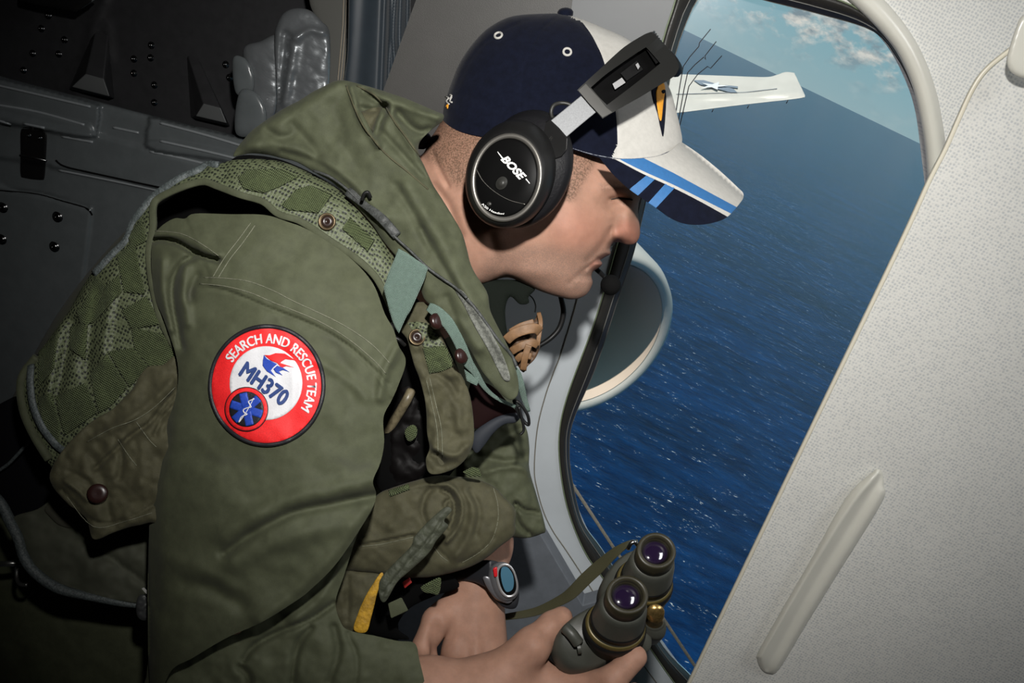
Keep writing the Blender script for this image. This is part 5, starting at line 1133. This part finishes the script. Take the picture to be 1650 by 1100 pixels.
for pts in ([(383, 285), (398, 272), (455, 272), (482, 284), (452, 300), (425, 311), (392, 304)], [(478, 304), (500, 298), (536, 313), (513, 343), (466, 338), (453, 330)], [(564, 349), (604, 387), (593, 405), (551, 368)],
            [(196, 500), (236, 476), (260, 522), (212, 530)], [(211, 526), (262, 538), (284, 562), (278, 590), (240, 592), (216, 562)], [(173, 566), (215, 560), (240, 592), (208, 624)], [(145, 604), (172, 568), (206, 624), (176, 656), (158, 666)],
            [(88, 638), (138, 616), (157, 664), (106, 700), (100, 690)], [(112, 526), (142, 522), (138, 580), (112, 562)], [(122, 500), (152, 478), (192, 440), (196, 470), (150, 520), (130, 524)], [(62, 566), (94, 536), (88, 592), (60, 626)],
            [(188, 412), (216, 388), (234, 474), (199, 470)], [(131, 496), (154, 444), (172, 458), (156, 497)], [(60, 640), (84, 632), (98, 690), (92, 720), (70, 690)], [(205, 380), (228, 352), (236, 388), (212, 400)]):
    o_ = flatpatch('webbing_band', [(x, y, 1) for x, y in pts], m_web, 0.0022, 0.0020)
for pts in ([(212, 400), (222, 440), (216, 480), (230, 520), (250, 545)], [(150, 480), (158, 520), (172, 560), (206, 624)], [(142, 560), (146, 604), (158, 666)], [(106, 540), (98, 590), (88, 640), (108, 700)]):
    pass
# bound edge of the armhole
bnd = [(634, 505), (618, 468), (601, 441), (571, 414), (534, 389), (485, 357), (449, 345), (424, 325), (387, 314), (350, 300), (326, 293), (290, 303), (257, 319), (247, 333), (247, 367), (241, 400), (243, 440), (251, 482), (263, 522), (284, 562)]
q = resample(spl(bnd, False, 5), 5, False); 
link('armhole_binding', tube3(P(q[:, 0], q[:, 1], vs(q[:, 0], q[:, 1])-0.001), 0, 12, flat=(0.0058, 0.004), up=-Fw), m_vest, vest)
link('edge_zip', online(vs, [(352, 266), (334, 265), (318, 275), (296, 284), (270, 300), (246, 318), (228, 340), (214, 360), (204, 386), (182, 409), (152, 441)], 0, 0.002, 8, 4, flat=(0.0065, 0.003)), m_zip, vest)
link('edge_zip', online(vs, [(50, 588), (49, 620), (54, 655), (68, 688), (90, 716), (106, 728)], 0, 0.003, 8, 4, flat=(0.006, 0.0025)), m_zip, vest)
link('shell_edge', join([online(vs, [(60, 575), (40, 600), (34, 625), (40, 665), (58, 705), (80, 740)], 0.004, 0.001, 8, 4)]), m_vest, vest)
link('shaded_vest_lining', Relief('x', [(250, 330), (300, 300), (360, 290), (440, 300), (520, 340), (620, 420), (700, 520), (740, 600), (760, 700), (700, 790), (620, 800), (590, 700), (600, 560), (540, 440), (420, 380), (280, 400)], m_lining, 0.80, None, k=0.25, cap=60, step=8, link_it=False).me, m_lining, vest)  # inner back of the vest, armhole shade painted in as near black
def snap(x, y, d, r=0.0062, m=m_snap, parent=vest, label=None, nrm=None):
    n_ = -Fw if nrm is None else nrm
    o_ = link('snap', join([(lathe(P(x, y, d), n_, [(-0.002, r*1.15), (0.0008, r*1.18), (0.0015, r*1.08), (0.0013, r*0.95), (0.0006, r*0.85)], 28), 0), (lathe(P(x, y, d), n_, [(0.0004, r*0.86), (0.0016, r*0.7), (0.002, r*0.35), (0.001, r*0.2), (0.0008, 0)], 24), 1)]), [m, m_snapd if m is m_snap else m], parent)
    return o_
snap(527, 357, float(vs(527, 357)[0])-0.003)
# hood collar
HO = [(376, 252), (379, 243), (386, 233), (402, 214), (418, 201), (455, 176), (480, 163), (502, 149), (520, 140), (538, 131), (552, 129), (567, 132), (600, 141), (650, 157), (686, 172), (704, 180), (715, 185), (713, 195), (703, 203), (690, 214), (676, 230), (675, 248), (684, 268), (698, 298), (712, 320), (728, 346), (744, 374), (752, 400), (758, 424), (766, 441), (776, 456), (786, 474), (790, 500), (800, 522), (812, 545), (822, 566), (832, 598), (836, 622), (833, 638), (822, 644), (806, 634),
      (790, 615), (776, 597), (756, 562), (735, 538), (716, 515), (700, 497), (684, 482), (676, 462), (664, 440), (640, 415), (615, 385), (600, 362), (572, 330), (545, 302), (530, 290), (509, 279), (480, 262), (455, 255), (430, 249), (405, 247), (388, 250)]
hood = Relief('hood_collar', HO, m_vest, lambda x, y: 0.722-0.00005*(x-600), vest, k=0.42, cap=75, step=3.6, noise=(50, 0.006),
    ridges=[([(566, 142), (575, 175), (590, 205), (610, 235)], 5, 0.008), ([(585, 148), (610, 165), (622, 176)], 5, -0.006), ([(622, 172), (612, 195), (604, 216)], 7, -0.012), ([(580, 175), (600, 178), (618, 172)], 6, -0.007), ([(614, 212), (640, 240), (680, 285)], 6, -0.005), ([(628, 172), (650, 215), (675, 250)], 6, 0.006),
            ([(640, 185), (670, 210), (690, 212)], 8, -0.010), ([(600, 150), (660, 175), (705, 188)], 7, 0.006), ([(540, 140), (470, 185), (410, 225)], 18, 0.005), ([(400, 235), (450, 235), (500, 250), (560, 290), (620, 350)], 12, 0.006),
            ([(455, 245), (510, 262), (560, 298), (604, 352)], 6, -0.004), ([(660, 300), (700, 370), (750, 470), (800, 560)], 15, 0.007), ([(680, 370), (720, 440), (770, 520), (810, 590)], 6, -0.004), ([(470, 200), (500, 235), (510, 250)], 8, -0.004), ([(540, 170), (545, 215), (575, 270)], 14, -0.004), ([(700, 500), (740, 520), (770, 560)], 10, 0.004), ([(430, 210), (450, 222), (470, 218)], 7, -0.004), ([(720, 480), (745, 545)], 6, -0.003), ([(640, 300), (668, 350), (690, 400)], 7, -0.003)])
hf = hood.front
link('collar_zip', join([online(hf, [(505, 275), (530, 284), (556, 302), (580, 325), (604, 345), (625, 368), (640, 385), (662, 405), (690, 432), (712, 448), (735, 464), (752, 480)], 0.0012, 0.0035, 8, 4), online(hf, [(740, 470), (762, 492), (783, 520), (803, 548), (824, 572), (832, 590)], 0.0014, 0.001, 8, 4),
     online(hf, [(560, 308), (590, 330), (615, 352), (640, 380)], 0, 0.003, 8, 4, flat=(0.008, 0.002))]), m_zip2, vest)
flatpatch('hook_tape', [(733, 466), (745, 468), (756, 482), (775, 506), (793, 538), (806, 562), (818, 592), (822, 612), (812, 612), (800, 590), (786, 562), (764, 524), (748, 492)], m_velcro, 0.0016, 0.0012, hf)
o_ = flatpatch('hood_opening', [(582, 180, 1), (600, 174), (617, 172, 1), (607, 192), (601, 214, 1), (592, 198)], m_brown, 0.0006, 0.0008, hf, 3)
link('hood_edge_seam', join([online(hf, [(558, 138), (572, 175), (584, 200), (598, 220), (622, 248), (655, 275), (690, 305)], 0.0008, 0.0004, 6, 4), online(hf, [(622, 172), (635, 195), (655, 222), (676, 252)], 0.0009, 0.0004, 6, 4), online(hf, [(575, 138), (602, 152), (616, 166)], 0.0008, 0.0004, 6, 4)]), m_brown, vest)
link('collar_loop', tube([(583, 322, .700), (587, 312, .697), (593, 310, .697), (597, 318, .700)], 0.0015, 8), m_blackp, vest)
# gathered inside of the collar, the shade below the hood put into its near-black colour
link('shaded_collar_lining', Relief('x', [(372, 262), (382, 252), (410, 250), (455, 258), (505, 280), (545, 305), (580, 340), (560, 345), (520, 318), (470, 288), (420, 274), (390, 272)], m_lining, 0.735, None, k=0.3, step=5, link_it=False, noise=(10, 0.004)).me, m_lining, vest)
# front panel strip with mesh window and snap
FP = [(655, 545), (640, 528), (630, 515), (640, 504), (655, 492), (670, 487), (690, 490), (704, 520), (718, 555), (735, 590), (748, 612), (757, 636), (762, 665), (764, 700), (760, 722), (748, 742), (730, 756), (704, 764), (690, 760), (686, 740), (692, 722), (688, 697), (687, 668), (684, 642), (676, 610), (668, 590), (661, 565)]
fp = Relief('front_panel', FP, m_brown, 0.728, vest, k=0.35, cap=30, step=3.4, noise=(22, 0.006), ridges=[([(665, 525), (680, 580), (700, 640), (708, 720)], 3, -0.0012), ([(700, 600), (725, 618), (735, 640)], 6, -0.004), ([(700, 720), (730, 735), (752, 720)], 7, 0.006), ([(692, 730), (705, 735), (712, 745)], 6, -0.009), ([(735, 640), (740, 690)], 8, 0.004)])
ff = fp.front
flatpatch('mesh_window', [(656, 520, 1), (672, 518, 1), (688, 520, 1), (704, 540, 1), (718, 557, 1), (684, 561, 1), (670, 540, 1)], m_mesh, 0.0008, 0.001, ff)
flatpatch('webbing_patch', [(681, 561, 1), (719, 557, 1), (733, 589, 1), (712, 598, 1), (692, 602, 1)], m_web, 0.0016, 0.0012, ff)
snap(672, 543, float(ff(672, 543)[0])-0.002, 0.0060)
link('panel_stitching', join([online(ff, l, 0.00032, 0.0004, 5, 3) for l in ([(687, 612), (696, 650), (704, 690), (706, 730)], [(692, 608), (702, 650), (711, 690), (713, 735)])]), m_thread, vest)
# sea green straps
flatpatch('shoulder_strap', [(642, 400, 1), (655, 407), (690, 431, 1), (684, 450), (676, 468), (664, 495), (652, 516), (643, 538, 1), (632, 516), (618, 464, 1), (626, 440)], m_teal, 0.004, 0.0018, lambda x, y: np.full(np.shape(x), .688)+0.0001*(y-400), 5)
tb = strap([(691, 494, .698), (703, 502, .694), (720, 518, .694), (733, 538, .696), (744, 560, .70), (753, 582, .705), (766, 600, .712), (782, 625, .72), (802, 642, .728), (830, 655, .735)], [0.007, 0.010, 0.010, 0.009, 0.009, 0.009, 0.006, 0.004, 0.003, 0.003], 0.0022)
link('chest_strap', tb, m_teal, vest)
for x, y, d in ((704, 517, .693), (744, 573, .700)):
    link('snap', lathe(P(x, y, d), -Fw*0.6+CX*0.7+CY*0.2, [(-0.003, 0.0062), (0.0, 0.0068), (0.0016, 0.0060), (0.0024, 0.003), (0.0026, 0)], 28), m_lac, vest)
flatpatch('strap_end', [(747, 590, 1), (764, 592, 1), (772, 610), (768, 622, 1), (752, 614, 1)], m_teal, 0.001, 0.002, lambda x, y: np.full(np.shape(x), .714), 4)
link('right_strap', strap([(824, 590, .72), (834, 600, .722), (840, 622, .727), (845, 642, .735), (852, 662, .742)], [0.004, 0.005, 0.006, 0.005, 0.003], 0.002), m_teal, vest)
link('buckle', join([tube([(828, 645, .735), (838, 650, .735), (850, 668, .738), (852, 684, .742), (844, 678, .742), (834, 662, .74), (828, 645, .735)], 0.0014, 8), tube([(836, 655, .735), (844, 690, .74), (838, 700, .74)], 0.0012, 8)]), m_blackp, vest)
link('shoulder_buckle', tube([(632, 520, .705), (634, 540, .70), (644, 548, .70), (652, 556, .705)], 0.0016, 8), m_blackp, vest)
# dark gear in the gap behind the front panel
link('hose', tube([(620, 700, .80), (640, 670, .79), (655, 645, .78), (662, 630, .785)], 0.0045, 10), mat('tan_lining', (0.12, 0.10, 0.06), 0.4, noise=0.3, nscale=200), vest)
link('hidden_webbing', Relief('x', [(652, 694), (664, 684), (672, 690), (670, 704), (658, 711)], m_web, .775, None, k=0.4, step=3, link_it=False).me, m_web, vest)
link('black_pouch', Relief('x', [(640, 610), (668, 600), (684, 650), (690, 720), (690, 765), (640, 790), (620, 770), (625, 700)], m_gloss, .80, None, k=0.5, step=5, link_it=False, noise=(18, 0.005)).me, mat('black_nylon', (0.003, 0.0025, 0.0025), 0.5, spec=0.08), vest)
link('bladder_tube', Relief('x', [(760, 720), (758, 705), (770, 690), (795, 674), (822, 664), (838, 668), (832, 680), (812, 684), (795, 698), (780, 718), (768, 730)], m_zip, .765, None, k=0.6, step=4, link_it=False).me, mat('slate_rubber', (0.022, 0.025, 0.031), 0.6, spec=0.15), vest)
link('under_collar', Relief('x', [(758, 618), (790, 620), (820, 650), (834, 668), (800, 672), (770, 690), (756, 680)], m_lining, .765, None, k=0.3, step=5, link_it=False).me, mat('dark_maroon_lining', (0.010, 0.004, 0.004), 0.8, spec=0.05), vest)
# tan leather bundle below the chin
tn = Relief('tan_glove_bundle', [(818, 542), (826, 530), (848, 520), (862, 514), (866, 504), (874, 510), (874, 530), (868, 548), (870, 560), (862, 578), (850, 590), (844, 600), (836, 592), (828, 575), (820, 560)], mat('brown_leather', (0.075, 0.040, 0.020), 0.65, noise=0.35, nscale=150, bump=0.5, bscale=300, bdist=0.001), .79, vest, k=0.5, step=2.6, noise=(8, 0.005))
m_tan = mat('tan_leather', (0.17, 0.092, 0.042), 0.6, noise=0.2, nscale=120, bump=0.3, bscale=400, bdist=0.0008)
for l, w in (([(816, 548, .772), (828, 538, .768), (846, 531, .766), (862, 529, .768), (870, 534, .774)], 0.009), ([(868, 504, .785), (871, 520, .776), (869, 538, .774), (866, 556, .776)], 0.004), ([(824, 566, .776), (838, 558, .770), (856, 552, .770), (866, 556, .776)], 0.007), ([(832, 580, .778), (842, 572, .772), (856, 574, .774)], 0.006), ([(822, 534, .780), (840, 524, .776), (860, 518, .776)], 0.005), ([(852, 556, .768), (846, 575, .770), (843, 596, .778)], 0.006)):
    o_ = link('leather_fold', strap(l, w, 0.002), m_tan, vest)
# lower roll pouch
RP = [(560, 840), (590, 812), (612, 794), (628, 787), (662, 776), (704, 766), (742, 768), (778, 775), (798, 785), (812, 800), (824, 812), (831, 824), (830, 842), (830, 858), (822, 868), (806, 880), (790, 894), (772, 906), (750, 916), (722, 924), (690, 930), (650, 930), (612, 924), (570, 920), (540, 915)]
rp = Relief('roll_pouch', RP, m_brown, 0.775, vest, k=0.62, cap=60, step=3.4, noise=(35, 0.005),
    ridges=[([(582, 878), (610, 874), (640, 868), (666, 862)], 2.5, -0.004), ([(582, 872), (610, 868), (640, 862), (666, 856)], 3, 0.002), ([(700, 782), (685, 800), (680, 825), (690, 850)], 5, -0.006), ([(697, 782), (720, 780), (738, 795), (745, 820), (738, 850), (720, 872)], 4, 0.007), ([(712, 790), (728, 800), (732, 825), (724, 850)], 3, -0.008), ([(724, 805), (716, 812), (720, 822)], 3, -0.006),
            ([(750, 790), (762, 820), (756, 860), (735, 895)], 8, 0.005), ([(757, 790), (772, 822), (766, 860)], 5, -0.004), ([(795, 790), (802, 815), (802, 840), (792, 870), (770, 892), (740, 908)], 2.2, -0.002), ([(640, 786), (665, 784), (700, 776)], 4, 0.003), ([(705, 885), (722, 902)], 3, -0.002), ([(640, 800), (650, 830), (630, 850)], 10, 0.003)])
rf = rp.front
for l in ([(795, 786), (802, 812), (802, 840), (792, 870), (772, 890), (745, 906)], [(582, 880), (612, 877), (640, 871), (666, 865)], [(700, 882), (710, 895), (722, 904)]):
    link('pouch_stitching', online(rf, l, 0.00032, 0.0004, 5, 3), m_thread, vest)
flatpatch('pouch_webbing', [(626, 790, 1), (658, 779, 1), (661, 788, 1), (628, 800, 1)], m_web, 0.002, 0.0015, rf)
flatpatch('rib_patch', [(745, 760, 1), (760, 752, 1), (772, 754, 1), (776, 768, 1), (754, 768, 1)], m_web, 0.002, 0.003, lambda x, y: np.full(np.shape(x), .752))
TB = [(613, 966), (610, 946), (616, 928), (640, 902), (662, 880), (668, 864), (685, 845), (705, 826), (720, 816), (728, 822), (716, 838), (722, 848), (704, 870), (690, 892), (662, 918), (640, 938), (622, 968)]
Relief('pull_tab', TB, mat('dark_green_webbing', (0.040, 0.045, 0.028), 0.7, noise=0.2, nscale=150, bump=0.5, bscale=500, bdist=0.001), .722, vest, k=0.35, step=3, noise=(12, 0.003), ridges=[([(618, 955), (650, 915), (690, 870), (715, 835)], 2, -0.003)])
Relief('lower_pouch', [(540, 915), (575, 920), (614, 924), (612, 948), (602, 970), (590, 1000), (586, 1022), (555, 1018), (535, 975)], m_brown, .775, vest, k=0.35, step=4, noise=(20, 0.004), ridges=[([(560, 930), (560, 1000)], 4, -0.003)])
link('shadow_pouch', Relief('x', [(600, 940), (660, 925), (720, 925), (740, 945), (700, 960), (660, 980), (640, 1010), (660, 1030), (600, 1022), (590, 1000)], m_lining, .80, None, k=0.3, step=6, link_it=False).me, m_lining, vest)  # backing between the lower pouches, shade put into its near-black colour
yl = Relief('yellow_pull_strap', [(613, 923), (618, 926), (614, 940), (608, 955), (604, 972), (598, 995), (590, 1018), (570, 1014), (578, 985), (588, 962), (598, 945)], mat('yellow_webbing', (0.36, 0.20, 0.014), 0.6, noise=0.35, nscale=110, bump=0.6, bscale=260, bdist=0.0015), .755, vest, k=0.25, step=3)
Relief('square_tag', [(625, 972, 1), (647, 962, 1), (658, 983, 1), (630, 996, 1)], m_suit, .752, vest, k=0.1, step=4)
Relief('knotted_web', [(678, 946), (690, 938), (709, 930), (710, 945), (706, 958), (696, 956), (684, 954)], m_web, .765, vest, k=0.4, step=3, noise=(6, 0.003))
Relief('red_tab', [(648, 938, 1), (660, 930, 1), (664, 938, 1), (652, 948, 1)], mat('red_cloth', (0.25, 0.01, 0.008), 0.6), .765, vest, k=0.3, step=2.5)
# back pouch, lower left
BP = [(286, 580), (262, 588), (240, 590), (226, 604), (214, 625), (198, 642), (180, 660), (158, 672), (134, 690), (112, 712), (92, 738), (80, 764), (84, 782), (96, 798), (112, 814), (126, 824), (140, 838), (148, 866), (160, 868), (178, 860), (206, 850), (240, 842), (260, 830), (280, 700)]
bp_ = Relief('side_pouch', BP, m_brown, 0.702, vest, k=0.25, kb=0.5, cap=45, step=3.6, noise=(30, 0.006),
    ridges=[([(284, 630), (262, 655), (240, 682), (214, 700), (180, 730), (152, 756)], 4, -0.006), ([(280, 612), (240, 650), (200, 680), (150, 706)], 7, 0.004), ([(284, 650), (262, 672), (250, 700)], 4, -0.005), ([(190, 712), (196, 740), (192, 770)], 5, -0.004), ([(112, 760), (140, 775), (150, 790)], 5, -0.004), ([(105, 775), (125, 790), (140, 805)], 4, 0.004), ([(100, 790), (150, 840), (200, 838), (250, 812)], 3, -0.003), ([(230, 720), (225, 780)], 8, 0.003), ([(150, 740), (165, 770), (175, 830)], 7, -0.003)])
bf = bp_.front
link('side_pouch_stitching', join([online(bf, l, 0.00032, 0.0004, 5, 3) for l in ([(282, 624), (250, 655), (218, 676), (180, 690), (140, 712)], [(190, 708), (206, 732), (220, 750)], [(220, 680), (240, 708), (252, 720)], [(108, 800), (150, 848), (200, 840), (245, 826)])]), m_thread, vest)
link('snap', lathe(P(157, 795, float(bf(157, 795)[0])-0.001), -Fw+CX*0.2+CY*0.15, [(-0.002, 0.0078), (0.0010, 0.0080), (0.0022, 0.0066), (0.0024, 0.0035), (0.0020, 0)], 28), m_lac, vest)
# lower hem of the vest
SKT = [(60, 820), (100, 800), (150, 840), (240, 850), (262, 870), (262, 975), (220, 972), (160, 962), (110, 952), (70, 930), (45, 905), (34, 870), (20, 835)]
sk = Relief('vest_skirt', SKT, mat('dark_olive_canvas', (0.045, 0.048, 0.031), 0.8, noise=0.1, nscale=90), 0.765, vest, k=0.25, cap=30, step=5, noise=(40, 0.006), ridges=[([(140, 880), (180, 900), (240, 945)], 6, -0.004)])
link('hem_binding', tube([(-20, 790, .765), (0, 808, .765), (14, 835, .765), (30, 868, .762), (40, 900, .762), (60, 925, .762), (95, 948, .762), (140, 960, .764), (200, 972, .766), (245, 976, .77)], [0.0035, 0.0042, 0.0048, 0.0046, 0.0046, 0.0046, 0.0046, 0.0036, 0.003, 0.0025], 10), m_zip, vest)
link('black_hook_panel', Relief('x', [(-60, 700), (20, 640), (36, 655), (52, 700), (84, 745), (84, 775), (96, 800), (110, 820), (60, 860), (40, 870), (20, 835), (-5, 800), (-60, 790)], m_lining, .80, None, k=0.3, cap=40, step=6, link_it=False).me, mat('black_hook_tape', (0.004, 0.004, 0.005), 0.9, spec=0.05), vest)
link('grey_piping', tube([(-20, 768, .79), (10, 750, .785), (30, 730, .78), (46, 712, .775)], 0.0016, 8), m_zip, vest)
Relief('drab_tab', [(72, 818), (96, 800), (112, 818), (134, 838), (118, 850), (96, 846), (80, 832)], mat('drab_tab_cloth', (0.035, 0.034, 0.022), 0.8), .762, vest, k=0.2, step=4)
link('belt_buckle', join([slab([(-10, 904), (36, 903), (37, 912), (-10, 913)], .80, 0.004), tube([(27, 914, .80), (27, 932, .795), (33, 941, .79), (44, 942, .79)], 0.0018, 8)]), mat('steel_buckle', (0.25, 0.25, 0.24), 0.3, metal=0.9), vest)
link('hip_clip', join([Relief('x', [(222, 962), (236, 958), (244, 970), (246, 990), (232, 1000), (220, 990)], m_zip, .745, None, k=0.5, step=3, link_it=False, noise=(5, 0.003)).me]), mat('grey_clip', (0.04, 0.042, 0.042), 0.5), vest)
link('white_tab', slab([(228, 948), (232, 946), (242, 956), (239, 960)], .735, 0.002), mat('white_plastic', (0.35, 0.35, 0.33), 0.5), vest, smooth=False)
